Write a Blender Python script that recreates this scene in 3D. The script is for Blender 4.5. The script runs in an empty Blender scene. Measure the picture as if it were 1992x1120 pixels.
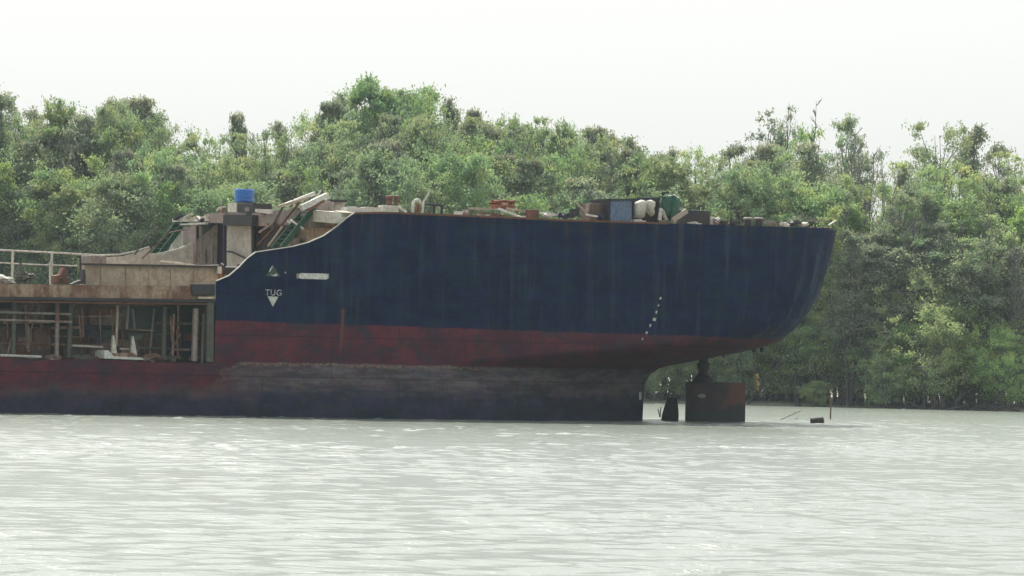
import bpy, math, random
import numpy as np
from mathutils import Vector, Matrix
random.seed(7)
R = math.radians
SC = bpy.context.scene
COL = SC.collection
# ------------------------------------------------------------------ camera, sky, sun, exposure
F, CAMH, KR = 7600.0, 2.5, 0.0214
PITCH = math.atan((717.6 - 560) / F)
ROLL = math.atan(KR)
CM = Matrix.Translation((0, 0, CAMH)) @ Matrix.Rotation(math.pi / 2 + PITCH, 4, 'X') @ Matrix.Rotation(ROLL, 4, 'Z')
cam = bpy.data.cameras.new('camera')
cam.sensor_width = 36.0
cam.lens = 36.0 * F / 1992.0
cam.clip_start, cam.clip_end = 1.0, 6000.0
camo = bpy.data.objects.new('camera', cam)
camo.matrix_world = CM
COL.objects.link(camo)
SC.camera = camo
SUN_EL, SUN_AZ = R(51), R(-9)          # azimuth from +Y (straight behind the ship) towards +X
w = bpy.data.worlds.new('World')
SC.world = w
w.use_nodes = True
nt = w.node_tree
nt.nodes.clear()
sky = nt.nodes.new('ShaderNodeTexSky')
sky.sky_type = 'NISHITA'
sky.sun_disc = False
sky.sun_elevation = SUN_EL
sky.sun_rotation = SUN_AZ
sky.altitude = 0
sky.air_density = 1.0
sky.dust_density = 6.0
sky.ozone_density = 1.0
hs = nt.nodes.new('ShaderNodeHueSaturation')
hs.inputs['Saturation'].default_value = 0.35
mx = nt.nodes.new('ShaderNodeMixRGB')                      # thin even overcast over the clear sky
mx.inputs['Fac'].default_value = 0.6
mx.inputs['Color2'].default_value = (8.2, 8.6, 8.4, 1)
bg = nt.nodes.new('ShaderNodeBackground')
bg.inputs['Strength'].default_value = 0.093
ow = nt.nodes.new('ShaderNodeOutputWorld')
nt.links.new(sky.outputs[0], hs.inputs['Color'])
nt.links.new(hs.outputs[0], mx.inputs['Color1'])
nt.links.new(mx.outputs[0], bg.inputs['Color'])
nt.links.new(bg.outputs[0], ow.inputs['Surface'])
sl = bpy.data.lights.new('sun', 'SUN')
sl.energy = 4.4
sl.angle = R(0.6)
sl.color = (1.0, 0.95, 0.86)
so = bpy.data.objects.new('sun', sl)
sdir = Vector((math.sin(SUN_AZ) * math.cos(SUN_EL), math.cos(SUN_AZ) * math.cos(SUN_EL), math.sin(SUN_EL)))
so.rotation_euler = sdir.to_track_quat('Z', 'Y').to_euler()
so.location = (0, 0, 80)
COL.objects.link(so)
SC.view_settings.view_transform = 'Standard'
SC.view_settings.look = 'None'
SC.view_settings.exposure = 0.52
SC.view_settings.gamma = 1.0
SC.cycles.max_bounces = 12
SC.cycles.diffuse_bounces = 7
SC.cycles.transmission_bounces = 8
SC.cycles.transparent_max_bounces = 8
SC.cycles.volume_bounces = 1
SC.cycles.caustics_reflective = False
SC.cycles.caustics_refractive = False

# ------------------------------------------------------------------ frames of reference
TH = R(27)
CT, ST = math.cos(TH), math.sin(TH)
O = Vector(((1250 - 996) / F * 200, 200.0, 0.0))     # stern frame of the ship on the water
HB = 8.0                                             # half breadth
def W(p):
    s, l, z = p
    return Vector((O.x + s * CT - l * ST, O.y + s * ST + l * CT, z))
CI = CM.inverted()
def proj(wp):
    c = CI @ Vector(wp)
    return 996 + F * c.x / -c.z, 560 - F * c.y / -c.z
def ray(px, py):
    return (CM.to_3x3() @ Vector(((px - 996) / F, -(py - 560) / F, -1.0))).normalized()
def side(px, py, l=-HB):
    """point of the vertical plane at lateral offset l seen along (px, py), in ship coordinates"""
    d = ray(px, py); o = Vector((0, 0, CAMH)) - O
    dl = -d.x * ST + d.y * CT; ol = -o.x * ST + o.y * CT
    t = (l - ol) / dl; q = o + d * t
    return Vector((q.x * CT + q.y * ST, l, q.z))
def front(px, py, s):
    d = ray(px, py); o = Vector((0, 0, CAMH)) - O
    ds = d.x * CT + d.y * ST; os_ = o.x * CT + o.y * ST
    t = (s - os_) / ds; q = o + d * t
    return Vector((s, -q.x * ST + q.y * CT, q.z))
def at(px, py, D):
    """world point seen along (px, py) at ground distance D"""
    d = ray(px, py)
    return Vector((0, 0, CAMH)) + d * (D / d.y)
def hor(px):
    return 717.6 + KR * (px - 996)

# ------------------------------------------------------------------ materials
MATS = {}
class NT:
    def __init__(s, name):
        s.m = bpy.data.materials.new(name); s.m.use_nodes = True
        s.t = s.m.node_tree; s.t.nodes.clear()
        s.out = s.t.nodes.new('ShaderNodeOutputMaterial')
        s.tc = s.t.nodes.new('ShaderNodeTexCoord')
    def n(s, ty, **kw):
        x = s.t.nodes.new(ty)
        for k, v in kw.items(): setattr(x, k, v)
        return x
    def put(s, sock, v):
        if hasattr(v, 'is_output') or isinstance(v, bpy.types.NodeSocket): s.t.links.new(v, sock)
        elif isinstance(v, (tuple, list)):
            sock.default_value = (*v, 1) if len(v) == 3 and sock.type == 'RGBA' else v
        else: sock.default_value = v
    def math(s, op, a, b=0.0, clamp=False):
        x = s.n('ShaderNodeMath', operation=op, use_clamp=clamp)
        s.put(x.inputs[0], a); s.put(x.inputs[1], b); return x.outputs[0]
    def mix(s, f, a, b, mode='MIX'):
        x = s.n('ShaderNodeMixRGB', blend_type=mode)
        s.put(x.inputs[0], f); s.put(x.inputs[1], a); s.put(x.inputs[2], b); return x.outputs[0]
    def coord(s, scale=(1, 1, 1), src='Object', off=(0, 0, 0), rot=(0, 0, 0)):
        x = s.n('ShaderNodeMapping')
        s.t.links.new(s.tc.outputs[src], x.inputs[0])
        x.inputs['Scale'].default_value = scale; x.inputs['Location'].default_value = off
        x.inputs['Rotation'].default_value = rot
        return x.outputs[0]
    def noise(s, vec, scale, detail=4, rough=0.6, dist=0.0, col=False):
        x = s.n('ShaderNodeTexNoise')
        s.t.links.new(vec, x.inputs['Vector'])
        x.inputs['Scale'].default_value = scale; x.inputs['Detail'].default_value = detail
        x.inputs['Roughness'].default_value = rough; x.inputs['Distortion'].default_value = dist
        return x.outputs['Color' if col else 'Fac']
    def step(s, v, lo, hi):
        x = s.n('ShaderNodeMapRange'); x.interpolation_type = 'SMOOTHSTEP'
        s.put(x.inputs['Value'], v); s.put(x.inputs['From Min'], lo); s.put(x.inputs['From Max'], hi)
        return x.outputs['Result']
    def bump(s, h, strength, dist):
        x = s.n('ShaderNodeBump'); s.t.links.new(h, x.inputs['Height'])
        x.inputs['Strength'].default_value = strength; x.inputs['Distance'].default_value = dist
        return x.outputs[0]
    def bsdf(s, col, rough=0.6, normal=None, metal=0.0, spec=0.5):
        x = s.n('ShaderNodeBsdfPrincipled')
        s.put(x.inputs['Base Color'], col); s.put(x.inputs['Roughness'], rough)
        x.inputs['Metallic'].default_value = metal
        s.put(x.inputs['Specular IOR Level'], spec)
        if normal is not None: s.t.links.new(normal, x.inputs['Normal'])
        s.t.links.new(x.outputs[0], s.out.inputs['Surface'])
        return x
def weathered(name, c, rust=(0.16, 0.07, 0.035), amt=0.35, scale=1.3, rough=0.7, var=0.35):
    k = NT(name)
    v = k.coord((1, 1, 0.45)); v2 = k.coord((1, 1, 1))
    n1 = k.noise(v, scale, 6, 0.7); n2 = k.noise(v2, scale * 5, 4, 0.7)
    n3 = k.noise(v2, scale * 0.5, 3, 0.6)
    a = k.mix(k.step(n2, 0.3, 0.7), [x * (1 - var) for x in c], [min(1, x * (1 + var * 0.6)) for x in c])
    a = k.mix(k.math('MULTIPLY', k.step(n3, 0.35, 0.65), 0.5), a, [0.6 * x + 0.03 for x in c])
    a = k.mix(k.step(n1, 0.66 - amt * 0.5, 0.80 - amt * 0.35), a, rust)
    k.bsdf(a, rough, k.bump(n2, 0.3, 0.03))
    MATS[name] = k.m
    return k.m
weathered('beige_paint', (0.48, 0.395, 0.29), (0.24, 0.15, 0.10), amt=0.2, scale=0.8)
weathered('sheer_paint', (0.36, 0.265, 0.18), (0.14, 0.06, 0.035), amt=0.55)
weathered('pale_paint', (0.58, 0.56, 0.48), (0.33, 0.27, 0.21), amt=0.18, scale=0.8)
weathered('white_paint', (0.62, 0.61, 0.56), (0.4, 0.27, 0.16), amt=0.12)
weathered('worn_lettering', (0.6, 0.58, 0.55), (0.10, 0.11, 0.14), amt=0.45, scale=5)
weathered('grey_paint', (0.24, 0.22, 0.20), (0.16, 0.09, 0.06), amt=0.35)
weathered('pink_grey_paint', (0.33, 0.26, 0.24), (0.16, 0.09, 0.06), amt=0.35)
weathered('dark_steel', (0.022, 0.022, 0.028), (0.05, 0.03, 0.02), amt=0.3)
weathered('dark_blue_paint', (0.014, 0.018, 0.055), (0.04, 0.03, 0.03), amt=0.2)
weathered('tank_dark', (0.22, 0.19, 0.17), (0.10, 0.05, 0.032), amt=0.55, scale=0.9, var=0.6)
weathered('tank_brown', (0.25, 0.20, 0.17), (0.13, 0.055, 0.03), amt=0.55, scale=0.9, var=0.5)
weathered('tank_green', (0.035, 0.06, 0.04), (0.05, 0.04, 0.03), amt=0.3)
weathered('olive_steel', (0.085, 0.09, 0.07), (0.09, 0.05, 0.03), amt=0.3)
weathered('green_paint', (0.02, 0.085, 0.05), (0.11, 0.06, 0.03), amt=0.2)
weathered('green_light', (0.16, 0.27, 0.18), (0.2, 0.15, 0.1), amt=0.2)
weathered('rust', (0.17, 0.065, 0.035), (0.07, 0.03, 0.02), amt=0.4)
weathered('rust_orange', (0.26, 0.10, 0.045), (0.14, 0.05, 0.025), amt=0.4, scale=2.5)
weathered('plastic_blue', (0.02, 0.17, 0.55), (0.015, 0.11, 0.4), amt=0.05, rough=0.4, var=0.1)
weathered('blue_grey_sheet', (0.13, 0.19, 0.29), (0.09, 0.12, 0.18), amt=0.2)
weathered('sack_white', (0.50, 0.48, 0.41), (0.35, 0.30, 0.22), amt=0.15, scale=2.5)
weathered('tarp_green', (0.03, 0.13, 0.08), (0.015, 0.05, 0.04), amt=0.3, scale=3)
weathered('wood_pale', (0.42, 0.36, 0.28), (0.25, 0.17, 0.11), amt=0.3, scale=3)
weathered('wood_brown', (0.16, 0.11, 0.08), (0.08, 0.05, 0.035), amt=0.4, scale=3)
weathered('rope_yellow', (0.50, 0.42, 0.16), (0.3, 0.24, 0.1), amt=0.2, scale=5)
weathered('rubber', (0.03, 0.028, 0.026), (0.06, 0.045, 0.03), amt=0.3)
weathered('wet_bark', (0.022, 0.020, 0.022), (0.04, 0.036, 0.034), amt=0.45, scale=2)
weathered('bark', (0.125, 0.115, 0.12), (0.09, 0.08, 0.075), amt=0.45, scale=2)
weathered('bark_pale', (0.22, 0.21, 0.20), (0.10, 0.085, 0.07), amt=0.4, scale=2)
weathered('mud', (0.30, 0.28, 0.24), (0.2, 0.18, 0.15), amt=0.4, scale=0.5, rough=0.5)

# ------------------------------------------------------------------ mesh helpers
class MB:
    def __init__(s): s.v = []; s.f = []
    def add(s, vs, fs):
        b = len(s.v); s.v += [tuple(x) for x in vs]; s.f += [tuple(b + i for i in q) for q in fs]; return s
    def hexa(s, p):   # 8 points: bottom 4, top 4
        return s.add(p, [(0, 3, 2, 1), (4, 5, 6, 7), (0, 1, 5, 4), (1, 2, 6, 5), (2, 3, 7, 6), (3, 0, 4, 7)])
    def box(s, a, b):
        (x0, y0, z0), (x1, y1, z1) = a, b
        return s.hexa([(x0, y0, z0), (x1, y0, z0), (x1, y1, z0), (x0, y1, z0), (x0, y0, z1), (x1, y0, z1), (x1, y1, z1), (x0, y1, z1)])
    def beam(s, a, b, wd, ht, up=(0, 0, 1)):
        a, b = Vector(a), Vector(b); d = (b - a).normalized(); u = Vector(up)
        if abs(d.dot(u)) > 0.97: u = Vector((1, 0, 0))
        x = d.cross(u).normalized() * wd / 2; y = x.cross(d).normalized() * ht / 2
        return s.hexa([a - x - y, a + x - y, b + x - y, b - x - y, a - x + y, a + x + y, b + x + y, b - x + y])
    def tube(s, pts, rad, n=8, cap=True):
        pts = [Vector(p) for p in pts]
        if not isinstance(rad, (list, tuple)): rad = [rad] * len(pts)
        vs, fs = [], []; x = None
        for i, p in enumerate(pts):
            d = (pts[min(i + 1, len(pts) - 1)] - pts[max(i - 1, 0)]).normalized()
            if x is None:
                x = d.cross(Vector((0.13, 0.2, 1)) if abs(d.z) < 0.9 else Vector((1, 0.1, 0))).normalized()
            else:
                x = (x - d * x.dot(d)).normalized()
            y = d.cross(x)
            for k in range(n):
                a = 2 * math.pi * k / n
                vs.append(p + (x * math.cos(a) + y * math.sin(a)) * rad[i])
        for i in range(len(pts) - 1):
            for k in range(n):
                fs.append((i * n + k, i * n + (k + 1) % n, (i + 1) * n + (k + 1) % n, (i + 1) * n + k))
        if cap:
            fs.append(tuple(range(n - 1, -1, -1))); fs.append(tuple((len(pts) - 1) * n + k for k in range(n)))
        return s.add(vs, fs)
    def lathe(s, c, prof, n=20, axis='Z'):
        vs, fs = [], []
        for r, h in prof:
            for k in range(n):
                a = 2 * math.pi * k / n; x, y = r * math.cos(a), r * math.sin(a)
                q = (x, y, h) if axis == 'Z' else ((h, x, y) if axis == 'X' else (x, h, y))
                vs.append((c[0] + q[0], c[1] + q[1], c[2] + q[2]))
        for i in range(len(prof) - 1):
            for k in range(n): fs.append((i * n + k, i * n + (k + 1) % n, (i + 1) * n + (k + 1) % n, (i + 1) * n + k))
        fs.append(tuple(range(n - 1, -1, -1))); fs.append(tuple((len(prof) - 1) * n + k for k in range(n)))
        return s.add(vs, fs)
    def prism(s, pts, off):
        n = len(pts); off = Vector(off); pts = [Vector(p) for p in pts]
        return s.add(pts + [p + off for p in pts], [tuple(range(n)), tuple(range(2 * n - 1, n - 1, -1))] + [(i, i + n, (i + 1) % n + n, (i + 1) % n) for i in range(n)])
    def lump(s, c, r, n=12, seed=0, rough=0.25):
        rg = random.Random(seed); m = n // 2 + 1; vs = []; fs = []
        for i in range(m + 1):
            ph = math.pi * i / m
            for k in range(n):
                a = 2 * math.pi * k / n; q = 1 + rg.uniform(-rough, rough)
                vs.append((c[0] + r[0] * q * math.sin(ph) * math.cos(a), c[1] + r[1] * q * math.sin(ph) * math.sin(a), c[2] + r[2] * q * math.cos(ph)))
        for i in range(m):
            for k in range(n): fs.append((i * n + k, (i + 1) * n + k, (i + 1) * n + (k + 1) % n, i * n + (k + 1) % n))
        return s.add(vs, fs)
def link(name, mb, mat, parent=None, anchor=(0, 0, 0), smooth=False, bevel=0.0, frame='ship'):
    """mesh of ship (or world) coordinates; a top-level one gets its origin at anchor"""
    m = bpy.data.meshes.new(name)
    a = Vector(anchor)
    m.from_pydata([tuple(Vector(v) - a) for v in mb.v], [], mb.f)
    m.materials.append(MATS[mat] if isinstance(mat, str) else mat)
    import bmesh
    b = bmesh.new(); b.from_mesh(m); bmesh.ops.recalc_face_normals(b, faces=b.faces); b.to_mesh(m); b.free()
    if smooth:
        m.shade_smooth()
    o = bpy.data.objects.new(name, m); COL.objects.link(o)
    if bevel:
        q = o.modifiers.new('bevel', 'BEVEL'); q.width = bevel; q.segments = 2; q.limit_method = 'ANGLE'
    if parent is None:
        if frame == 'ship': o.location = W(a); o.rotation_euler = (0, 0, TH)
        else: o.location = a
    else: o.parent = parent
    return o
def empty(name, anchor, frame='ship'):
    o = bpy.data.objects.new(name, None); COL.objects.link(o); o.empty_display_size = 0.3
    if frame == 'ship': o.location = W(anchor); o.rotation_euler = (0, 0, TH)
    else: o.location = anchor
    return o
def tag(o, label, cat=None, group=None, kind=None):
    if label: o['label'] = label
    if cat: o['category'] = cat
    if group: o['group'] = group
    if kind: o['kind'] = kind
    return o

# ------------------------------------------------------------------ water
def axis(parts):
    a = []
    for lo, hi, st in parts: a += list(np.arange(lo, hi, st))
    a.append(parts[-1][1]); return np.array(a)
xs = axis([(-3000, -400, 200), (-400, -90, 10), (-90, -46, 0.8), (-46, 46, 0.2), (46, 90, 0.8), (90, 400, 10), (400, 3000, 200)])
ys = axis([(-600, -40, 60), (-40, 40, 2), (40, 120, 0.14), (120, 212, 0.17), (212, 345, 0.35), (345, 1000, 60), (1000, 5000, 400)])
X, Y = np.meshgrid(xs, ys)
rg = np.random.RandomState(3)
Z = np.zeros_like(X)
for i in range(44):
    lam = 0.36 * (1.055 ** i) if i < 40 else rg.uniform(4, 9)
    amp = 0.0050 * lam ** 0.85 if lam < 3.5 else 0.004
    amp *= rg.uniform(0.5, 1.1)
    an = rg.normal(0, 1.0) + math.pi / 2 + 0.06
    kx, ky = math.cos(an) * 2 * math.pi / lam, math.sin(an) * 2 * math.pi / lam
    ph = rg.uniform(0, 6.28)
    q = np.sin(kx * X + ky * Y + ph + 0.8 * np.sin(0.21 * X + 0.13 * Y + i) + 0.6 * np.sin(0.47 * X - 0.31 * Y + 2 * i))
    Z += amp * (q + 0.25 * q * q)
fade = np.clip((60 - np.abs(X)) / 14, 0, 1) * np.clip((Y - 32) / 8, 0, 1) * np.clip((345 - Y) / 60, 0.15, 1)
fade = np.where(Y > 345, 0, fade)
# short steep wavelets scattered in clusters: these catch the sun
for i in range(1000):
    if i % 4 == 0:
        t_ = rg.uniform(0, 1); cy_ = 46 + 150 * t_ ** .55 if i % 8 else rg.uniform(150, 250); cx_ = rg.uniform(-.15, .15) * cy_
    x0, y0 = cx_ + rg.normal(0, .8), cy_ + rg.normal(0, 2.5)
    sg = rg.uniform(.19, .33); lam = sg * 1.9; an = rg.normal(math.pi / 2, .5); am = rg.uniform(.09, .16) * lam
    i0, i1 = np.searchsorted(xs, (x0 - 3 * sg, x0 + 3 * sg)); j0, j1 = np.searchsorted(ys, (y0 - 3 * sg, y0 + 3 * sg))
    xx, yy = X[j0:j1, i0:i1] - x0, Y[j0:j1, i0:i1] - y0
    Z[j0:j1, i0:i1] += am * np.exp(-(xx * xx + yy * yy) / sg ** 2) * np.sin(2 * math.pi / lam * (math.cos(an) * xx + math.sin(an) * yy) + rg.uniform(0, 6))
# choppiness comes in cat's-paws
pw = 0.72 + 0.28 * np.sin(0.11 * X + 0.6 * np.sin(0.05 * Y)) * np.sin(0.09 * Y + 1.3 + 0.5 * np.sin(0.13 * X))
Z *= 0.78
gt = np.sin(0.53 * X + 1.7 * np.sin(0.31 * Y)) * np.sin(0.37 * Y + 2.1 * np.sin(0.23 * X) + 1) * np.sin(0.171 * X - 0.12 * Y) + 0.55 * np.sin(2.3 * X + np.sin(1.1 * Y)) * np.sin(1.9 * Y + 1.3 * np.sin(1.7 * X))
gt = np.clip(gt - 0.60 + 0.22 * np.clip((Y - 120) / 60, 0, 1), 0, 0.5) * 2.4
for lam, an, am in ((0.42, 1.15, .020), (0.5, 2.1, .024), (0.6, 1.6, .026), (0.95, 1.75, .026)):
    Z += 0.55 * gt * am * np.sin(2 * math.pi / lam * (math.cos(an) * X + math.sin(an) * Y) + 3 * np.sin(.3 * X))
Z *= fade * pw
wm = bpy.data.meshes.new('water')
nr, nc = X.shape
co = np.stack([X, Y, Z], -1).reshape(-1, 3).astype(np.float32)
idx = np.arange(nr * nc).reshape(nr, nc)
qd = np.stack([idx[:-1, :-1], idx[:-1, 1:], idx[1:, 1:], idx[1:, :-1]], -1).reshape(-1, 4)
wm.vertices.add(len(co)); wm.vertices.foreach_set('co', co.ravel())
wm.loops.add(qd.size); wm.loops.foreach_set('vertex_index', qd.ravel().astype(np.int32))
wm.polygons.add(len(qd)); wm.polygons.foreach_set('loop_start', np.arange(0, qd.size, 4, dtype=np.int32))
wm.polygons.foreach_set('use_smooth', np.ones(len(qd), dtype=bool))
wm.update(calc_edges=True)
k = NT('river_water')
v = k.coord((1.1, 1.0, 1.0))
n1 = k.noise(v, 3.2, 5, 0.65, 0.4); n2 = k.noise(v, 11.0, 3, 0.6)
h = k.math('ADD', k.math('MULTIPLY', n1, 0.05), k.math('MULTIPLY', n2, 0.022))
big = k.noise(k.coord((0.35, 1, 1)), 0.05, 3, 0.5)
colw = k.mix(k.step(big, 0.35, 0.65), (0.180, 0.210, 0.178), (0.196, 0.228, 0.194))
bs = k.bsdf(colw, 0.25, k.bump(h, 0.8, 1.0))
bs.inputs['IOR'].default_value = 1.33
bs.inputs['Coat Weight'].default_value = 0.27; bs.inputs['Coat Roughness'].default_value = 0.028; bs.inputs['Coat IOR'].default_value = 1.33
wm.materials.append(k.m)
wo = bpy.data.objects.new('water', wm); COL.objects.link(wo)
tag(wo, 'pale grey green river with fine ripples and sun glints', 'water', kind='structure')

# ------------------------------------------------------------------ hull form of the ship
TOPPX = [(421, 547), (445, 537), (465, 520), (480, 504), (497, 491), (530, 486), (570, 480), (600, 472), (630, 459), (655, 441), (675, 424), (690, 414),
         (740, 413), (800, 415), (900, 419), (1000, 423), (1100, 428), (1200, 431), (1300, 434), (1400, 437), (1500, 440)]
TS = [side(x, y) for x, y in TOPPX]
S_CUT = TS[0].x
S_LEFT = side(-260, 700).x
S_FR = TS[11].x                       # front bulkhead of the poop
def lerp(x, xs_, ys_): return float(np.interp(x, xs_, ys_))
sl_ = (TS[-1].z - TS[-5].z) / (TS[-1].x - TS[-5].x)
def top(s):
    if s > TS[-1].x: return TS[-1].z + sl_ * (s - TS[-1].x)
    return lerp(s, [p.x for p in TS], [p.z for p in TS])
Z_LOW = lambda s: lerp(s, [side(0, 697).x, S_CUT], [side(0, 697).z, side(415, 705).z])
MD = lambda s: lerp(s, [side(0, 553).x, S_CUT], [side(0, 553).z, side(415, 556).z])      # main deck edge
SIL = [(1628, 436), (1621, 470), (1608, 520), (1591, 570), (1568, 610), (1545, 638), (1515, 661), (1480, 674), (1440, 683), (1400, 690), (1360, 698), (1320, 706), (1285, 714), (1264, 728), (1253, 750), (1250, 815)]
def z_of(px, py):
    d = 207 if px > 1400 else 202
    return CAMH + (hor(px) - py) * d / F
SZ = [z_of(x, y) for x, y in SIL][::-1]; SX = [x for x, y in SIL][::-1]
ZT = SZ[-1]
NPH = 22
def blend(z):
    t = min(1, max(0, (z - 2.3) / 3.0)); t = t * t * (3 - 2 * t)
    L = 17 + (7.5 - 17) * t
    q = 1.0 + (2.15 - 1.0) * t
    p = 1.9 + 0.2 * t
    return L, q, p, 0.28 * (1 - t)
def outline(z, send):
    L, q, p, mn = blend(z)
    s0 = min(send - L, send - 1)
    pts = []
    for i in range(NPH + 1):
        t = math.sin(math.pi / 2 * i / NPH)
        b = HB * max(0, 1 - t ** p) ** (1 / q)
        pts.append((s0 + (send - s0) * t, max(b, mn if i < NPH + 1 else 0)))
    return pts
def solve(z):
    target = lerp(z, SZ, SX)
    lo, hi = -5.0, 30.0
    for _ in range(34):
        m = (lo + hi) / 2
        mxp = max(proj(W((s, -b, z)))[0] for s, b in outline(z, m))
        if mxp > target: hi = m
        else: lo = m
    return (lo + hi) / 2
zrows = list(np.concatenate([[-1.2, -0.4], np.arange(0.0, 2.4, 0.3), np.arange(2.4, 5.2, 0.14), np.arange(5.2, ZT, 0.35), [ZT]]))
st_cols = [S_LEFT + (S_CUT - 0.001 - S_LEFT) * i / 24 for i in range(25)]
st_cols += [S_CUT + (TS[11].x - S_CUT) * i / 44 for i in range(45)]
lead = len(st_cols)
ENDS = [solve(z) for z in zrows]
PIV = 2.4
def shell(sign, topf):
    vs, fs = [], []
    nfree = 14
    ncol = lead + nfree + NPH + 1
    for z, se in zip(zrows, ENDS):
        ol = outline(z, se)
        s0 = ol[0][0]
        row = [(s, HB) for s in st_cols]
        for i in range(1, nfree + 1):
            row.append((TS[11].x + (s0 - TS[11].x) * i / (nfree + 1), HB))
        row += ol
        for s, b in row:
            zz = z
            if z > PIV: zz = PIV + (z - PIV) * (topf(s) - PIV) / (ZT - PIV)
            if zz < 0.6 and s < -6: b2 = b - 0.10 * (0.6 - zz) ** 2
            else: b2 = b
            vs.append((s, sign * b2, zz))
    nrw = len(zrows)
    for i in range(nrw - 1):
        for j in range(ncol - 1):
            a = i * ncol + j
            fs.append((a, a + 1, a + 1 + ncol, a + ncol) if sign < 0 else (a, a + ncol, a + 1 + ncol, a + 1))
    return vs, fs, ncol
rj = random.Random(5)
jag = [0.0] + [rj.uniform(-0.10, 0.07) for _ in range(60)]
def near_top(s):
    if s < S_CUT - 0.0005:
        return Z_LOW(s) + lerp((s - S_LEFT) * 0.9 % 59, range(61), jag)
    return top(s)
def far_top(s):
    if s < S_CUT + 3: return MD(s)
    return top(s)
# --- hull paint: navy above, red boot topping, fouled grey band, dark wet band
def hull_mat():
    k = NT('hull_paint')
    sep = k.n('ShaderNodeSeparateXYZ'); k.t.links.new(k.tc.outputs['Object'], sep.inputs[0])
    s, z = sep.outputs[0], sep.outputs[2]
    a = side(420, 622); b = side(1200, 648)
    sl1 = (b.z - a.z) / (b.x - a.x)
    z1 = k.math('SUBTRACT', z, k.math('ADD', k.math('MULTIPLY', s, sl1), a.z - sl1 * a.x))      # height above blue/red line
    small = k.noise(k.coord((1, 1, 1)), 6.0, 5, 0.7)
    patch = k.noise(k.coord((0.7, 0.7, 1.0)), 0.95, 7, 0.74)
    patch2 = k.noise(k.coord((0.6, 0.6, 1.0), off=(13, 4, 2)), 1.5, 6, 0.7)
    vst = k.noise(k.coord((1.0, 1.0, 0.055)), 1.5, 5, 0.65)
    vst2 = k.noise(k.coord((1.0, 1.0, 0.05), off=(7, 3, 0)), 3.2, 4, 0.6)
    hst = k.noise(k.coord((0.14, 0.14, 1.0)), 2.6, 5, 0.7)
    cn = k.noise(k.coord((1, 1, 0.8)), 1.1, 6, 0.75, col=True)
    # navy
    navy = k.mix(k.step(patch, 0.36, 0.64), (0.0025, 0.008, 0.034), (0.006, 0.015, 0.058))
    navy = k.mix(k.math('MULTIPLY', k.step(patch2, 0.42, 0.62), 0.5), navy, (0.008, 0.030, 0.045))
    navy = k.mix(k.math('MULTIPLY', k.step(vst, 0.50, 0.68), k.math('ADD', 0.28, k.math('MULTIPLY', k.step(s, -8.0, 4.0), 0.35))), navy, (0.055, 0.075, 0.100))
    navy = k.mix(k.math('MULTIPLY', k.step(vst2, 0.54, 0.70), 0.32), navy, (0.055, 0.038, 0.034))
    vio = k.noise(k.coord((0.8, 0.8, 0.8), off=(31, 9, 3)), 2.6, 6, 0.75)
    navy = k.mix(k.math('MULTIPLY', k.step(vio, .52, .68), 0.55), navy, (0.012, 0.020, 0.095))
    navy = k.mix(k.math('MULTIPLY', k.step(vio, .42, .30), 0.5), navy, (0.014, 0.036, 0.040))
    # rust running from the deck edge
    run = k.math('MULTIPLY', k.step(vst2, 0.45, 0.62), k.step(k.math('SUBTRACT', z, k.math('MULTIPLY', patch, 3.5)), 6.9, 8.8))
    navy = k.mix(k.math('MULTIPLY', run, 0.42), navy, (0.085, 0.055, 0.045))
    # plate seams
    br = k.n('ShaderNodeTexBrick'); br.offset = 0.5
    mp = k.n('ShaderNodeCombineXYZ'); k.t.links.new(s, mp.inputs[0]); k.t.links.new(z, mp.inputs[1])
    k.t.links.new(mp.outputs[0], br.inputs['Vector'])
    br.inputs['Scale'].default_value = 1.0; br.inputs['Brick Width'].default_value = 7.0; br.inputs['Row Height'].default_value = 1.9
    br.inputs['Mortar Size'].default_value = 0.025; br.inputs['Mortar Smooth'].default_value = 0.6
    # red
    red = k.mix(k.step(patch, 0.35, 0.7), (0.060, 0.024, 0.038), (0.135, 0.034, 0.046))
    red = k.mix(k.math('MULTIPLY', k.step(patch2, 0.48, 0.62), 0.75), red, (0.040, 0.034, 0.048))
    red = k.mix(k.math('MULTIPLY', k.step(vst2, 0.52, 0.7), 0.35), red, (0.075, 0.040, 0.032))
    foul = k.mix(k.step(hst, 0.35, 0.65), (0.060, 0.052, 0.064), (0.142, 0.124, 0.130))
    foul = k.mix(k.math('MULTIPLY', k.step(patch2, 0.45, 0.65), 0.6), foul, (0.056, 0.032, 0.042))
    foul = k.mix(k.math('MULTIPLY', k.step(small, 0.55, 0.7), 0.35), foul, (0.14, 0.115, 0.095))
    wet = k.mix(k.step(patch, 0.4, 0.6), (0.016, 0.027, 0.044), (0.036, 0.036, 0.078))
    foul = k.mix(k.math('MULTIPLY', k.step(vio, .5, .66), .6), foul, (0.052, 0.050, 0.098))
    foul = k.mix(k.math('MULTIPLY', k.step(k.math('ADD', s, k.math('MULTIPLY', patch, 9)), S_CUT + 9, S_CUT + 4), .55), foul, (0.105, 0.045, 0.045))
    wet = k.mix(k.math('MULTIPLY', k.step(hst, 0.5, 0.75), 0.5), wet, (0.03, 0.045, 0.036))
    jit = k.math('ADD', k.math('MULTIPLY', k.math('SUBTRACT', patch2, 0.5), 0.22), k.math('MULTIPLY', k.math('SUBTRACT', small, 0.5), 0.12))
    isblue = k.step(k.math('ADD', z1, jit), -0.06, 0.02)
    # fouling starts at about 2.9 m; ahead of the cut the red runs lower
    ahead = k.step(k.math('ADD', s, k.math('MULTIPLY', k.math('SUBTRACT', patch2, 0.5), 5.0)), S_CUT + 1.6, S_CUT - 0.8)
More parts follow.
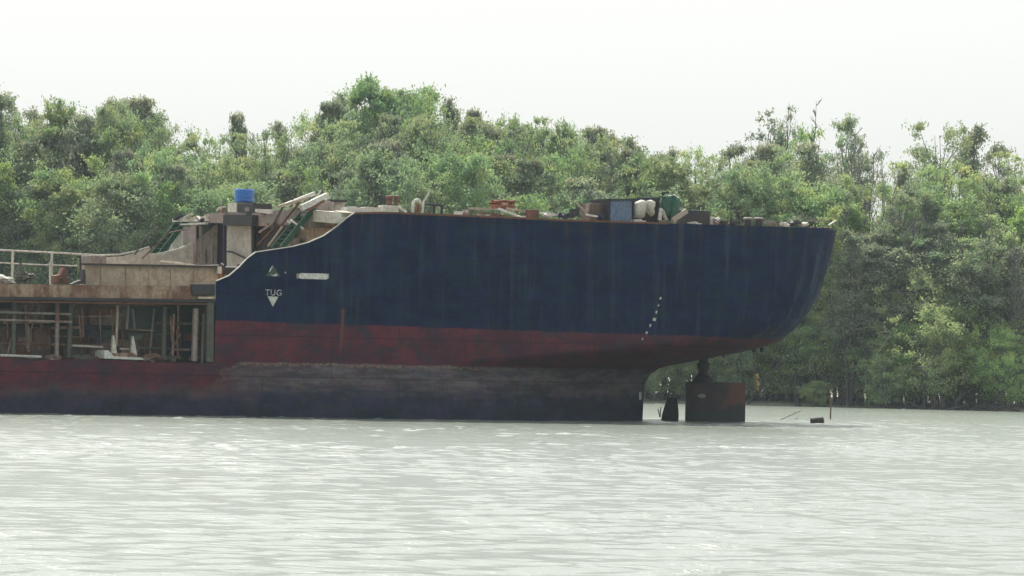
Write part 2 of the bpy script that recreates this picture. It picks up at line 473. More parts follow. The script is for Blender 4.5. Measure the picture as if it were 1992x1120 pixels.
    zf = k.math('ADD', k.math('ADD', z, k.math('MULTIPLY', ahead, 1.25)), k.math('MULTIPLY', k.math('SUBTRACT', patch, 0.5), k.math('ADD', 0.35, k.math('MULTIPLY', ahead, 1.5))))
    zf = k.math('ADD', zf, k.math('MULTIPLY', k.math('SUBTRACT', small, 0.5), 0.12))
    zl0 = side(700, 707).z; zl1 = side(1150, 716).z; sA, sB = side(700, 707).x, side(1150, 716).x
    zf = k.math('SUBTRACT', zf, k.math('MULTIPLY', k.math('SUBTRACT', s, sA), (zl1 - zl0) / (sB - sA)))
    isred = k.step(zf, k.math('SUBTRACT', zl0 - 0.08, k.math('MULTIPLY', ahead, 0.3)), k.math('ADD', zl0 + 0.02, k.math('MULTIPLY', ahead, 0.2)))
    rim = k.math('MULTIPLY', k.step(zf, zl0 - 0.26, zl0 - 0.1), k.math('SUBTRACT', 1.0, isred))
    rim = k.math('MULTIPLY', k.math('MULTIPLY', rim, k.step(small, 0.44, 0.56)), k.math('MULTIPLY', k.step(s, S_CUT + 22, S_CUT + 10), k.math('SUBTRACT', 1.0, ahead)))
    iswet = k.math('MULTIPLY', k.step(k.math('ADD', k.math('ADD', z, k.math('MULTIPLY', ahead, 0.25)), k.math('ADD', k.math('MULTIPLY', k.math('SUBTRACT', patch, 0.5), 1.5), k.math('MULTIPLY', k.math('SUBTRACT', patch2, 0.5), 1.2))), 1.75, 0.75), 0.9)
    c = k.mix(rim, foul, (0.21, 0.15, 0.115))
    c = k.mix(iswet, c, wet)
    c = k.mix(isred, c, red)
    c = k.mix(isblue, c, navy)
    c = k.mix(k.math('MULTIPLY', br.outputs['Fac'], 0.6), c, (0.008, 0.012, 0.02))
    # rust stain below a scupper
    ss = side(668, 600); se = side(662, 690)
    dx = k.math('ABSOLUTE', k.math('SUBTRACT', s, k.math('ADD', ss.x, k.math('MULTIPLY', k.math('SUBTRACT', z, ss.z), (se.x - ss.x) / (se.z - ss.z)))))
    st = k.math('MULTIPLY', k.step(k.math('ADD', dx, k.math('MULTIPLY', small, 0.06)), 0.15, 0.07), k.math('MULTIPLY', k.step(z, ss.z + 0.03, ss.z - 0.05), k.step(z, se.z - 0.2, se.z + 0.7)))
    c = k.mix(k.math('MULTIPLY', st, 0.8), c, (0.125, 0.06, 0.045))
    c = k.mix(0.35, c, cn, 'OVERLAY')
    hgt = k.math('ADD', k.math('MULTIPLY', small, 0.02), k.math('ADD', k.math('MULTIPLY', k.noise(k.coord((1, 1, 0.25)), 0.9, 3, 0.5), 0.10), k.math('MULTIPLY', br.outputs['Fac'], -0.012)))
    rr = k.mix(isblue, (0.9, 0.9, 0.9), (0.72, 0.72, 0.72))
    k.bsdf(c, rr, k.bump(hgt, 0.6, 1.0), spec=0.05)
    MATS['hull_paint'] = k.m
hull_mat()
ship = empty('cargo_ship', (0, 0, 0))
tag(ship, 'half scrapped cargo ship with dark blue hull above a faded red band', 'ship')
def hull_obj(name, sign, tf):
    vs, fs, ncol = shell(sign, tf)
    m = bpy.data.meshes.new(name); m.from_pydata(vs, [], fs)
    m.materials.append(MATS['hull_paint']); m.materials.append(MATS['beige_paint'])
    for p in m.polygons: p.use_smooth = True
    o = bpy.data.objects.new(name, m); COL.objects.link(o); o.parent = ship
    q = o.modifiers.new('plate', 'SOLIDIFY'); q.thickness = 0.09; q.offset = -1; q.material_offset = 1; q.material_offset_rim = 0 if sign < 0 else 1
    if sign > 0: m.materials[1] = MATS['pale_paint']
    return o
hn = hull_obj('hull_side', -1, near_top)
hn['label'] = 'hull side facing the viewer, navy blue over faded red and fouled grey'
hf = hull_obj('hull_side', 1, far_top)
hf['label'] = 'far side of the hull with beige inner face'
# pale worn edge along the curved bulwark
mb = MB(); P = [Vector((p.x, -HB + 0.02, p.z + 0.02)) for p in TS[:13]]
for a, b in zip(P, P[1:]): mb.beam(a, b, 0.10, 0.04)
link('bulwark_rail', mb, 'pale_paint', ship)
mb = MB(); P = [Vector((p.x, HB - 0.02, p.z + 0.02)) for p in TS[4:13]]
for a, b in zip(P, P[1:]): mb.beam(a, b, 0.10, 0.04)
link('bulwark_rail', mb, 'pale_paint', ship)
# thin worn lip along the poop deck edge
mb = MB(); P = [Vector((p.x, -HB - 0.01, p.z - 0.01)) for p in TS[11:19]]
for a, b in zip(P, P[1:]): mb.beam(a, b, 0.09, 0.09)
link('deck_lip', mb, 'rust', ship)
# poop deck plate, following the outline of the hull
def deck(zoff, s0, name, mat):
    ol = outline(ZT, ENDS[-1])
    pts = [(s0 + (ol[0][0] - s0) * i / 10, HB) for i in range(10)] + ol
    mb = MB(); vs = []
    for s, b in pts: vs += [(s, -b + 0.1 if b > .2 else 0, top(s) + zoff), (s, b - 0.1 if b > .2 else 0, top(s) + zoff)]
    n = len(pts)
    vs2 = [(a, b, c - 0.05) for a, b, c in vs]
    mb.add(vs, [(2 * i, 2 * i + 2, 2 * i + 3, 2 * i + 1) for i in range(n - 1)])
    mb.add(vs2, [(2 * i, 2 * i + 1, 2 * i + 3, 2 * i + 2) for i in range(n - 1)])
    return link(name, mb, mat, ship)
deck(-0.12, S_FR - 0.1, 'poop_deck', 'pink_grey_paint')
# main deck ahead of the poop
mb = MB()
zl, zr = MD(S_LEFT) - 0.02, MD(S_CUT) - 0.02
mb.hexa([(S_LEFT, -HB + .06, zl - .1), (S_FR, -HB + .12, zr - .1), (S_FR, HB - .12, zr - .1), (S_LEFT, HB - .06, zl - .1),
         (S_LEFT, -HB + .06, zl), (S_FR, -HB + .12, zr), (S_FR, HB - .12, zr), (S_LEFT, HB - .06, zl)])
link('main_deck', mb, 'sheer_paint', ship)
# sheer strake: the strip of side plating left along the deck edge
mb = MB()
n = 40
rs = random.Random(11)
for i in range(n):
    s0 = S_LEFT + (S_CUT - .02 - S_LEFT) * i / n; s1 = S_LEFT + (S_CUT - .02 - S_LEFT) * (i + 1) / n
    zb0 = MD(s0) - 0.62; zb1 = MD(s1) - 0.62
    mb.hexa([(s0, -HB, zb0 + jag[i] * .3), (s1, -HB, zb1 + jag[i + 1] * .3), (s1, -HB + .05, zb1 + jag[i + 1] * .3), (s0, -HB + .05, zb0 + jag[i] * .3),
             (s0, -HB, MD(s0)), (s1, -HB, MD(s1)), (s1, -HB + .05, MD(s1)), (s0, -HB + .05, MD(s0))])
link('sheer_strake', mb, 'sheer_paint', ship)
mb = MB()
mb.beam((S_LEFT, -HB - .02, MD(S_LEFT) - 0.70), (S_CUT - .05, -HB - .02, MD(S_CUT) - 0.70), .16, .13)
link('shadow_strip', mb, 'dark_steel', ship)  # dark bar draws in the shadow line under the sheer strake
mb = MB()
mb.beam((S_LEFT, -HB + .05, MD(S_LEFT) - 0.86), (S_CUT - .05, -HB + .05, MD(S_CUT) - 0.84), .1, .07)
link('stringer', mb, 'rust', ship)
# inner bulkhead of the opened wing tank
LI = -5.9
def rect(x0, y0, x1, y1, l, t=0.06):
    """plate lying on the lateral plane l that covers the pixel rectangle"""
    a, b, c, d = side(x0, y1, l), side(x1, y1, l), side(x1, y0, l), side(x0, y0, l)
    return [a, b, c, d], (0, t, 0)
def prect(mb, x0, y0, x1, y1, l, t=0.06):
    p, o = rect(x0, y0, x1, y1, l, t); return mb.prism(p, o)
mb = MB()
mb.box((S_LEFT, LI, 0.5), (S_CUT + .5, LI + .08, MD(S_CUT) - .12))
link('inner_bulkhead', mb, 'tank_dark', ship)
for i, (x0, y0, x1, y1, m) in enumerate([(145, 598, 228, 628, 'tank_brown'), (138, 640, 205, 652, 'olive_steel'), (35, 632, 62, 678, 'grey_paint'), (66, 636, 100, 680, 'tank_brown'),
        (250, 596, 372, 648, 'tank_green'), (376, 586, 414, 640, 'olive_steel'), (-20, 664, 70, 694, 'tank_brown'), (150, 668, 212, 697, 'tank_brown'), (322, 650, 378, 696, 'dark_blue_paint'),
        (100, 586, 138, 690, 'dark_steel'), (0, 586, 30, 600, 'dark_steel'), (280, 655, 318, 697, 'tank_dark'), (228, 640, 250, 660, 'dark_steel')]):
    mb = MB(); prect(mb, x0, y0, x1, y1, LI - .06 - .012 * i, 0.05)
    link('plating_panel', mb, m, ship)
# top of the cut lower shell: stringer plate between shell and bulkhead
mb = MB()
zl, zr = Z_LOW(S_LEFT) - .16, Z_LOW(S_CUT) - .16
mb.hexa([(S_LEFT, -HB + .1, zl - .05), (S_CUT, -HB + .1, zr - .05), (S_CUT, LI, zr - .05), (S_LEFT, LI, zl - .05), (S_LEFT, -HB + .1, zl), (S_CUT, -HB + .1, zr), (S_CUT, LI, zr), (S_LEFT, LI, zl)])
link('stringer_plate', mb, 'tank_brown', ship)
# transverse bulkhead closing the remaining blue part
mb = MB(); mb.box((S_CUT + .03, -HB + .1, Z_LOW(S_CUT) - .2), (S_CUT + .09, LI, MD(S_CUT) - .7))
link('web_plate', mb, 'olive_steel', ship)
# vertical web frames and pipes of the tank
for (xt, xb, l, wd, y0, y1, m) in [(28, 25, -7.4, .22, 585, 690, 'olive_steel'), (82, 80, -6.6, .12, 585, 640, 'tank_brown'), (112, 110, -7.5, .20, 588, 695, 'tank_brown'), (138, 133, -7.2, .24, 590, 696, 'olive_steel'),
        (229, 226, -7.0, .13, 590, 672, 'beige_paint'), (250, 246, -6.6, .14, 594, 640, 'grey_paint'), (320, 318, -7.0, .24, 596, 700, 'olive_steel'), (381, 378, -7.5, .30, 600, 702, 'pink_grey_paint'),
        (396, 393, -7.8, .14, 610, 706, 'olive_steel'), (-12, -14, -7.4, .22, 585, 690, 'grey_paint'), (408, 407, -7.9, .40, 580, 704, 'olive_steel'), (172, 171, -6.3, .12, 590, 694, 'dark_steel'), (352, 350, -6.4, .16, 600, 700, 'dark_steel')]:
    a, b = side(xt, y0, l), side(xb, y1, l)
    mb = MB(); mb.beam(b, a, .10, wd, up=(1, 0, 0)) if False else mb.tube([b, a], wd / 2, 6)
    link('web_frame', mb, m, ship)
for (x0, y0, x1, y1, l, r, m) in [(-30, 606, 139, 611, -7.55, .055, 'grey_paint'), (-30, 621, 139, 626, -7.5, .05, 'pink_grey_paint'), (-30, 630, 230, 637, -6.4, .09, 'dark_steel'), (-30, 668, 215, 672, -6.5, .06, 'tank_brown'),
        (-30, 583, 300, 592, -7.2, .07, 'rust'), (240, 676, 415, 681, -6.5, .06, 'olive_steel'), (300, 628, 415, 630, -6.5, .07, 'tank_dark'), (140, 672, 200, 675, -6.8, .05, 'pale_paint')]:
    mb = MB(); mb.tube([side(x0, y0, l), side(x1, y1, l)], r, 6)
    link('longitudinal', mb, m, ship)
mb = MB(); mb.tube([side(0, 691, -7.6), side(30, 692, -7.6), side(80, 694, -7.6)], .06, 6)
link('pipe', mb, 'white_paint', ship)
# diagonal braces
for (x0, y0, x1, y1, l) in [(14, 692, 24, 652, -7.2), (60, 640, 78, 592, -6.6), (330, 690, 350, 650, -6.6), (290, 700, 300, 600, -6.3), (262, 640, 258, 600, -6.5)]:
    mb = MB(); mb.tube([side(x0, y0, l), side(x1, y1, l)], .05, 6)
    link('brace', mb, 'grey_paint', ship)

rt = random.Random(77)
for i in range(20):
    l = rt.uniform(-7.4, -6.1); x = rt.uniform(-10, 410)
    if i % 3: a = side(x, rt.uniform(588, 640), l); b = side(x + rt.uniform(-4, 4), rt.uniform(655, 698), l)
    else:
        y = rt.uniform(592, 690); a = side(x, y, l); b = side(min(412, x + rt.uniform(40, 110)), y + rt.uniform(-2, 4), l)
    mb = MB(); mb.tube([a, b], rt.uniform(.025, .07), 5); link('torn_bar', mb, rt.choice(['tank_brown', 'rust', 'olive_steel', 'tank_dark', 'sheer_paint']), ship)
for i in range(14):
    x = rt.uniform(0, 380); y = rt.uniform(595, 680); mb = MB(); wd, ht = rt.uniform(10, 40), rt.uniform(6, 22)
    p = [side(x + rt.uniform(-3, 3), y + ht, LI - .35), side(x + wd, y + ht + rt.uniform(-4, 4), LI - .35), side(x + wd + rt.uniform(-4, 4), y + rt.uniform(-4, 4), LI - .35), side(x, y, LI - .35)]
    mb.prism(p, (0, .04, 0)); link('torn_panel', mb, rt.choice(['tank_brown', 'pink_grey_paint', 'tank_green', 'rust', 'dark_steel', 'olive_steel']), ship)
for i in range(9):
    x = 8 + i * 47 + rt.uniform(-8, 8); mb = MB(); mb.lump(side(x, 697, -6.9), (.5, .5, rt.uniform(.12, .3)), 9, i, .35); link('debris_pile', mb, rt.choice(['tank_brown', 'rust', 'pink_grey_paint', 'olive_steel']), ship)
# hatch coaming: long beige box on the main deck
a = side(165, 516, -6.6); b = side(431, 521, -6.6)
zc = (a.z + b.z) / 2
coam = MB(); coam.hexa([(a.x, -6.6, MD(a.x) - .03), (b.x, -6.6, MD(b.x) - .03), (b.x, -5.5, MD(b.x) - .03), (a.x, -6.2, MD(a.x) - .03), (a.x, -6.6, a.z), (b.x, -6.6, b.z), (b.x, -5.5, b.z), (a.x, -6.2, a.z)])
co_ = link('hatch_coaming', coam, 'beige_paint', ship)
mb = MB(); mb.beam((a.x - .15, -6.68, a.z + .05), (b.x + .1, -6.68, b.z + .05), .28, .09)
link('coaming_rim', mb, 'dark_steel', co_)
mb = MB(); mb.beam((b.x - .06, -6.63, MD(b.x)), (b.x - .06, -6.63, b.z), .1, .16); link('corner_post', mb, 'rust_orange', co_)
for q in (0.12, 0.3, 0.47, 0.63, 0.8):
    s = a.x + (b.x - a.x) * q; mb = MB(); mb.beam((s, -6.64, MD(s)), (s, -6.64, a.z - .06), .07, .07); link('stiffener', mb, 'beige_paint', co_)
# pale torn strip on the coaming
p = [side(315, 508, -5), side(345, 511, -5), side(388, 518, -5), side(428, 516, -5)]
mb = MB()
for u, v_ in zip(p, p[1:]): mb.beam(u, v_, .4, .09)
o = link('torn_plate', mb, 'white_paint', None, p[0]); tag(o, 'long pale torn plate lying bent on the beige hatch side', 'plate')
# small dark locker and pale bracket at the front of the blue hull
mb = MB(); prect(mb, 375, 552, 419, 574, -8.22, .3); link('fender_box', mb, 'dark_steel', ship, bevel=.02)
mb = MB(); prect(mb, 386, 577, 416, 581, -8.2, .3); link('bracket', mb, 'beige_paint', ship)
# dark opening plates beneath it are the tank's web
# ---------------------------------------------------------------- far rail
rail = empty('guard_rail', (side(80, 545, 7.6)))
an = side(80, 545, 7.6)
rail.parent = ship; rail.location = (0, 0, 0); rail.rotation_euler = (0, 0, 0)
RL = 7.6
def rz(px): return MD(side(px, 540, RL).x)
for px in (-55, 25, 101, 160):
    q = side(px, 488 + px * .03, RL); mb = MB(); mb.tube([(q.x, RL, MD(q.x) - .05), (q.x, RL, q.z)], .07, 8); link('post', mb, 'white_paint', rail)
q = side(97, 510, RL); mb = MB(); mb.tube([(q.x - .1, RL - .4, MD(q.x)), (q.x, RL, q.z)], .045, 6); link('post', mb, 'white_paint', rail)
mb = MB(); mb.tube([side(x, y, RL) for x, y in ((-60, 484), (0, 486), (60, 489), (120, 492), (190, 496), (232, 495), (262, 489), (290, 480))], .05, 6); link('rail', mb, 'white_paint', rail)
mb = MB(); mb.tube([side(x, y, RL) for x, y in ((-60, 508), (0, 511), (60, 514), (150, 517))], .035, 6); link('rail', mb, 'white_paint', rail)

mb = MB(); mb.prism([side(x, y, 7.5) for x, y in ((207, 516), (207, 500), (240, 498), (270, 490), (292, 482), (292, 516))], (0, .06, 0)); link('rail_plate', mb, 'pale_paint', ship)
# ---------------------------------------------------------------- poop front bulkhead
zt = top(S_FR)
mb = MB(); 
def clampl(ps): return [Vector((p.x, max(p.y, -HB + .14), p.z)) for p in ps]
def fpl(mb, x0, y0, x1, y1, ds=0.0, t=0.05):
    s = S_FR + ds
    return mb.prism(clampl([front(x0, y1, s), front(x1, y1, s), front(x1, y0, s), front(x0, y0, s)]), (t, 0, 0))
mb.box((S_FR + .02, -HB + .1, MD(S_CUT)), (S_FR + .1, HB - .1, zt - .2))
link('front_bulkhead', mb, 'beige_paint', ship)
for i, (x0, y0, x1, y1, ds, m) in enumerate([(372, 430, 392, 516, -.25, 'grey_paint'), (392, 430, 404, 516, -.28, 'dark_steel'), (404, 432, 444, 520, -.3, 'dark_blue_paint'),
        (441, 438, 488, 520, -.7, 'pale_paint'), (488, 440, 500, 500, -.34, 'olive_steel'), (500, 444, 568, 500, -.3, 'dark_steel'), (555, 462, 582, 482, -.32, 'tank_dark')]):
    mb = MB(); fpl(mb, x0, y0, x1, y1, ds); link('panel_or_shade', mb, m, ship)  # dark ones put the shade of the recess and openings into colour
# side wall of the far deckhouse: pale and pinkish plates left of the recess
SD = S_FR - 1.6
for (x0, y0, x1, y1, m) in [(318, 446, 356, 515, 'pale_paint'), (356, 440, 381, 516, 'pink_grey_paint')]:
    mb = MB(); mb.prism([front(x0, y1, SD), front(x1, y1, SD), front(x1, y0, SD), front(x0 + (25 if x0 < 330 else 0), y0, SD)], (.05, 0, 0)); link('screen_wall', mb, m, ship)
# pillars and pipes in the recess
for (x, y0, y1, ds, r, m) in [(391, 440, 512, -1.2, .07, 'pale_paint'), (400, 452, 512, -.9, .10, 'pink_grey_paint'), (413, 476, 512, -1.0, .09, 'grey_paint'), (384, 440, 512, -.8, .07, 'dark_steel'), (437, 435, 515, -1.2, .09, 'dark_blue_paint'), (493, 440, 492, -.9, .08, 'dark_steel')]:
    mb = MB(); mb.tube([front(x, y1, S_FR + ds), front(x, y0, S_FR + ds)], r, 8); link('pillar', mb, m, ship)
mb = MB(); mb.lathe(front(402, 470, S_FR - .5), [(.01, -.1), (.32, -.1), (.32, .0), (.01, .02)], 16, 'X'); link('porthole', mb, 'pink_grey_paint', ship)
# diagonal bar on pale panel
mb = MB(); mb.tube([front(443, 489, S_FR - .95), front(452, 490, S_FR - .95), front(480, 503, S_FR - .95)], .05, 6); link('handrail', mb, 'dark_steel', ship)
# overhang at the top of the bulkhead: black beam, pale deck edge
SE = S_FR - 1.3
def slab(name, x0, x1, yt0, yt1, yb0, yb1, ds, m, t=.5):
    s = S_FR + ds; mb = MB()
    mb.prism(clampl([front(x0, yb0, s), front(x1, yb1, s), front(x1, yt1, s), front(x0, yt0, s)]), (t, 0, 0))
    return link(name, mb, m, ship)
slab('deck_edge_beam', 335, 400, 424, 420, 432, 430, -1.5, 'pale_paint', 1.3)
slab('deck_edge_beam', 398, 436, 416, 412, 433, 434, -1.3, 'pink_grey_paint', 1.2)
slab('deck_edge_beam', 434, 490, 418, 418, 438, 437, -1.45, 'dark_steel', 1.3)
slab('deck_edge_beam', 490, 520, 414, 412, 438, 440, -1.1, 'pink_grey_paint', 1.1)
slab('deck_edge_beam', 517, 600, 409, 409, 434, 442, -1.2, 'grey_paint', 1.2)
slab('deck_edge_beam', 598, 652, 408, 412, 430, 434, -1.0, 'pale_paint', 1.0)
slab('deck_edge_beam', 650, 692, 409, 411, 424, 420, -.6, 'beige_paint', .6)
slab('bulkhead_beam', 574, 672, 432, 424, 444, 436, -.35, 'sheer_paint', .2)
slab('lower_lip', 350, 398, 435, 432, 438, 436, -1.7, 'pale_paint', .2)
slab('lower_lip', 496, 525, 406, 407, 412, 416, -1.4, 'white_paint', .3)
# torn edge bits along the upper front
for i, (x, y, x2, y2) in enumerate([(340, 426, 352, 418), (360, 424, 372, 416), (384, 422, 392, 430), (388, 436, 394, 426), (424, 410, 430, 404), (432, 412, 436, 402)]):
    mb = MB(); mb.beam(front(x, y, S_FR - 1.6), front(x2, y2, S_FR - 1.6), .18, .12)
    o = link('bent_bracket', mb, ['dark_steel', 'pale_paint', 'pink_grey_paint'][i % 3], ship)
# stairs: green stringers with treads
def stairs(xb, yb, xt, yt, dxw, ds, l_hint=None):
    """foot (xb, yb), head (xt, yt) on the near stringer, the far one dxw pixels away"""
    st = empty('staircase', (0, 0, 0)); st.parent = ship; st.location = (0, 0, 0); st.rotation_euler = (0, 0, 0)
    top_ = front(xt, yt, S_FR + ds); l = top_.y
    foot = side(xb, yb, l)
    wd = dxw
    for k_, ll in enumerate((l, l + wd)):
        f2 = Vector((foot.x, ll, foot.z)); t2 = Vector((top_.x, ll, top_.z))
        mb = MB(); mb.beam(f2, t2, .07, .26); link('stringer', mb, 'green_paint', st)
        up = Vector((0, 0, .16)); mb = MB(); mb.tube([f2 + up, t2 + up], .035, 6); link('stringer_edge', mb, 'green_light', st)
    for k_ in range(1, 9):
        q = foot.lerp(top_, k_ / 9.0)
        mb = MB(); mb.box((q.x - .12, l + .05, q.z - .02), (q.x + .12, l + wd - .05, q.z + .02)); link('tread', mb, 'green_paint', st)
    return st
stairs(297, 513, 366, 424, 1.0, -1.2)
stairs(548, 482, 612, 404, 1.0, -.9)
mb = MB(); mb.tube([side(262, 495, 7.0), side(283, 462, 7.0), side(310, 440, 7.0)], .045, 6); link('stair_handrail', mb, 'olive_steel', ship)
mb = MB(); mb.tube([side(276, 503, 6), side(330, 452, 6), side(362, 446, 6)], .04, 6); link('stair_handrail', mb, 'wood_brown', ship)
for (x0, y0, x1, y1, ds, m) in [(502, 476, 538, 438, -1.3, 'rust'), (522, 478, 550, 440, -1.4, 'pale_paint'), (528, 443, 560, 385, -1.5, 'olive_steel'), (545, 440, 590, 384, -1.45, 'rust'), (560, 430, 578, 444, -1.5, 'pale_paint'),
        (505, 452, 536, 430, -1.3, 'pink_grey_paint'), (566, 428, 590, 445, -1.6, 'pale_paint')]:
    mb = MB(); mb.tube([front(x0, y0, S_FR + ds), front(x1, y1, S_FR + ds)], .06, 6); link('stair_handrail', mb, m, ship)
# winch hidden behind the dip of the bulwark
mb = MB(); c = side(448, 522, -5.5); mb.lathe((c.x, c.y, c.z - .1), [(.05, -.5), (.34, -.5), (.34, -.42), (.2, -.4), (.2, .4), (.34, .42), (.34, .5), (.05, .5)], 16, 'X'); link('winch_drum', mb, 'dark_steel', ship, smooth=False)
mb = MB(); prect(mb, 424, 518, 431, 532, -6.9, .2); link('bracket', mb, 'white_paint', ship)

# ---------------------------------------------------------------- markings on the blue side
for k_, (x0, y0, x1, y1) in enumerate([(582, 531, 637, 543)]):
    mb = MB(); p = [side(x, y, -HB - .012) for x, y in ((585, 531), (635, 532), (638, 535), (638, 541), (635, 543.5), (586, 542), (582, 540), (582, 534))]
    mb.prism(p, (0, .01, 0)); o = link('name_bar', mb, 'white_paint', ship); o['label'] = 'blank white bar painted on the blue side'
for x0, x1 in ((577, 583.5), (636.5, 640)):
    mb = MB(); prect(mb, x0, 532, x1, 541.5, -HB - .009, .008); link('name_bar_end', mb, 'pink_grey_paint', ship)
mb = MB(); mb.prism([side(x, y, -HB - .012) for x, y in ((520.5, 576), (541.5, 577), (531, 596.5))], (0, .01, 0)); o = link('push_mark', mb, 'white_paint', ship); o['label'] = 'white triangle pointing down under the word TUG'
cu = bpy.data.curves.new('tug_lettering', 'FONT'); cu.body = 'TUG'; cu.size = 0.40; cu.align_x = 'CENTER'; cu.extrude = 0.004; cu.offset = 0.0; cu.space_character = 1.1
cu.materials.append(MATS['worn_lettering'])
to_ = bpy.data.objects.new('tug_lettering_curve', cu); COL.objects.link(to_)
tm = bpy.data.meshes.new_from_object(to_.evaluated_get(bpy.context.evaluated_depsgraph_get())); bpy.data.objects.remove(to_)
to = bpy.data.objects.new('tug_lettering', tm); COL.objects.link(to); to.parent = ship; to['label'] = 'worn white word TUG'
c = side(532, 574.5, -HB - .014); to.location = c; to.rotation_euler = (math.pi / 2, 0, 0)
# emblem: dark green triangle with worn white strokes
mb = MB(); mb.prism([side(x, y, -HB - .006) for x, y in ((530, 514), (546, 538), (517, 537))], (0, .005, 0)); o = link('emblem', mb, 'tank_green', ship)
mb = MB(); mb.beam(side(524, 528, -HB - .014), side(530, 518, -HB - .014), .01, .055); link('emblem_stroke', mb, 'white_paint', o)
mb = MB(); mb.prism([side(x, y, -HB - .012) for x, y in ((526, 534), (533, 534.5), (536, 532), (540, 533), (539, 537), (532, 537))], (0, .005, 0)); link('emblem_stroke', mb, 'white_paint', o)
mb = MB(); mb.prism([side(x, y, -HB - .012) for x, y in ((554.3, 528.5), (556.3, 528.5), (556.3, 531.5), (554.3, 531.5))], (0, .005, 0)); link('emblem_stroke', mb, 'pale_paint', ship)
# draught marks: laid on the curved skin
def skin(px, py):
    """point of the near skin seen along (px, py)"""
    best = None
    for i in range(0, 420):
        t = 170 + i * 0.1
        d = ray(px, py); q = Vector((0, 0, CAMH)) + d * (t / d.y) - O
        s = q.x * CT + q.y * ST; l = -q.x * ST + q.y * CT; z = q.z
        se = lerp(z, zrows, ENDS); ol = outline(z, se)
        b = HB if s < ol[0][0] else (lerp(s, [a[0] for a in ol], [a[1] for a in ol]) if s <= se else -1)
        if b > 0 and l > -b:
            q = q - d * .12
            return Vector((q.x * CT + q.y * ST, -q.x * ST + q.y * CT, q.z))
    return None
for i, (x, y, wd, ht) in enumerate([(1285, 580, 5, 7), (1281, 594, 4, 5), (1277, 607, 5, 8), (1273, 621, 9, 8), (1265, 633, 5, 8), (1258, 647, 6, 7), (1250, 659, 4, 6), (1241, 671, 5, 6), (1234, 681, 4, 5)]):
    wd *= .7; ht *= .8
    pts = [skin(x - wd / 2 + 1, y - ht / 2), skin(x + wd / 2 + .6, y - ht / 2 + 1), skin(x + wd / 2 - 1, y + ht / 2), skin(x - wd / 2 - .6, y + ht / 2 - 1)]
    if all(pts):
        mb = MB(); mb.prism(pts, (0, .012, 0)); link('draught_mark', mb, 'sack_white', ship)
mb = MB(); prect(mb, 1243.5, 762, 1248, 777, -.36, .02); link('draught_mark', mb, 'white_paint', ship)
# bits under the counter
for x in (1468, 1482):
    q = side(x, 680, -1.5); mb = MB(); mb.lump(q, (.13, .13, .15), 10, x, .1); mb.tube([q, q + Vector((0, 0, .7))], .07, 8); link('lug', mb, 'dark_steel', ship)
q = side(1407, 695, -.8); mb = MB(); mb.tube([q, q + Vector((0, 0, .6))], .08, 8); link('lug', mb, 'dark_steel', ship)
# ---------------------------------------------------------------- rudder and propeller
rud = empty('rudder', (0, 0, 0)); rud.parent = ship; rud.location = (0, 0, 0); rud.rotation_euler = (0, 0, 0)
def aero(mb, s0, s1, z0, z1, th):
    m = 10; vs = []; 
    for z in (z0, z1):
        up = [(s0 + (s1 - s0) * i / m, th * 1.6 * (math.sqrt(max(i / m, 0)) - i / m) * 1.25 + .05) for i in range(m + 1)]
        ring = [(a, -b) for a, b in up] + [(a, b) for a, b in up[::-1]]
        vs += [(a, b, z) for a, b in ring]
    k_ = 2 * (m + 1)
    return mb.add(vs, [tuple(range(k_))[::-1], tuple(range(k_, 2 * k_))] + [(i, (i + 1) % k_, (i + 1) % k_ + k_, i + k_) for i in range(k_)])
ra, rb_ = side(1335, 742, 0), side(1450, 742, 0)
mb = MB(); aero(mb, ra.x, rb_.x, -1.2, ra.z, .35)
k = NT('rudder_paint')
sep = k.n('ShaderNodeSeparateXYZ'); k.t.links.new(k.tc.outputs['Object'], sep.inputs[0])
pt = k.noise(k.coord(), 1.3, 5, .65); sm = k.noise(k.coord(), 7, 4, .7)
c = k.mix(k.step(pt, .4, .62), (0.030, 0.020, 0.028), (0.055, 0.032, 0.036))
rdm = k.math('MULTIPLY', k.step(k.math('ADD', sep.outputs[0], k.math('MULTIPLY', pt, 1.2)), rb_.x - 1.0, rb_.x - .1), k.step(k.math('ADD', sep.outputs[2], k.math('MULTIPLY', pt, .8)), 1.2, 1.5))
c = k.mix(rdm, c, (0.105, 0.040, 0.034))
c = k.mix(k.step(sep.outputs[2], .75, .45), c, (0.020, 0.026, 0.03))
c = k.mix(k.math('MULTIPLY', k.step(sm, .55, .7), .3), c, (0.09, 0.07, 0.06))
k.bsdf(c, .8, k.bump(sm, .5, .04)); MATS['rudder_paint'] = k.m
link('rudder_blade', mb, 'rudder_paint', rud)
# stepped stock between blade and hull
mb = MB(); q = side(1368, 742, 0)
def zz(y): return side(1368, y, 0).z
mb.lathe((q.x, 0, 0), [(.60, zz(744)), (.55, zz(736)), (.32, zz(730)), (.27, zz(722)), (.34, zz(716)), (.36, zz(708)), (.24, zz(704)), (.26, zz(696)), (.42, zz(692)), (.42, zz(680))], 16)
link('rudder_stock', mb, 'dark_steel', rud)
mb = MB(); mb.lump(side(1365, 770, -.42), (.24, .05, .11), 12, 3, .08); link('anode', mb, 'grey_paint', rud)
prop = empty('propeller', (0, 0, 0)); prop.parent = ship; prop.location = (0, 0, 0); prop.rotation_euler = (0, 0, 0)
pc = side(1303, 815, 0)
mb = MB(); mb.lathe((pc.x, 0, -.95), [(.1, -.7), (.32, -.5), (.36, 0), (.3, .4), (.06, .7)], 16, 'X'); link('hub', mb, 'dark_steel', prop, smooth=True)
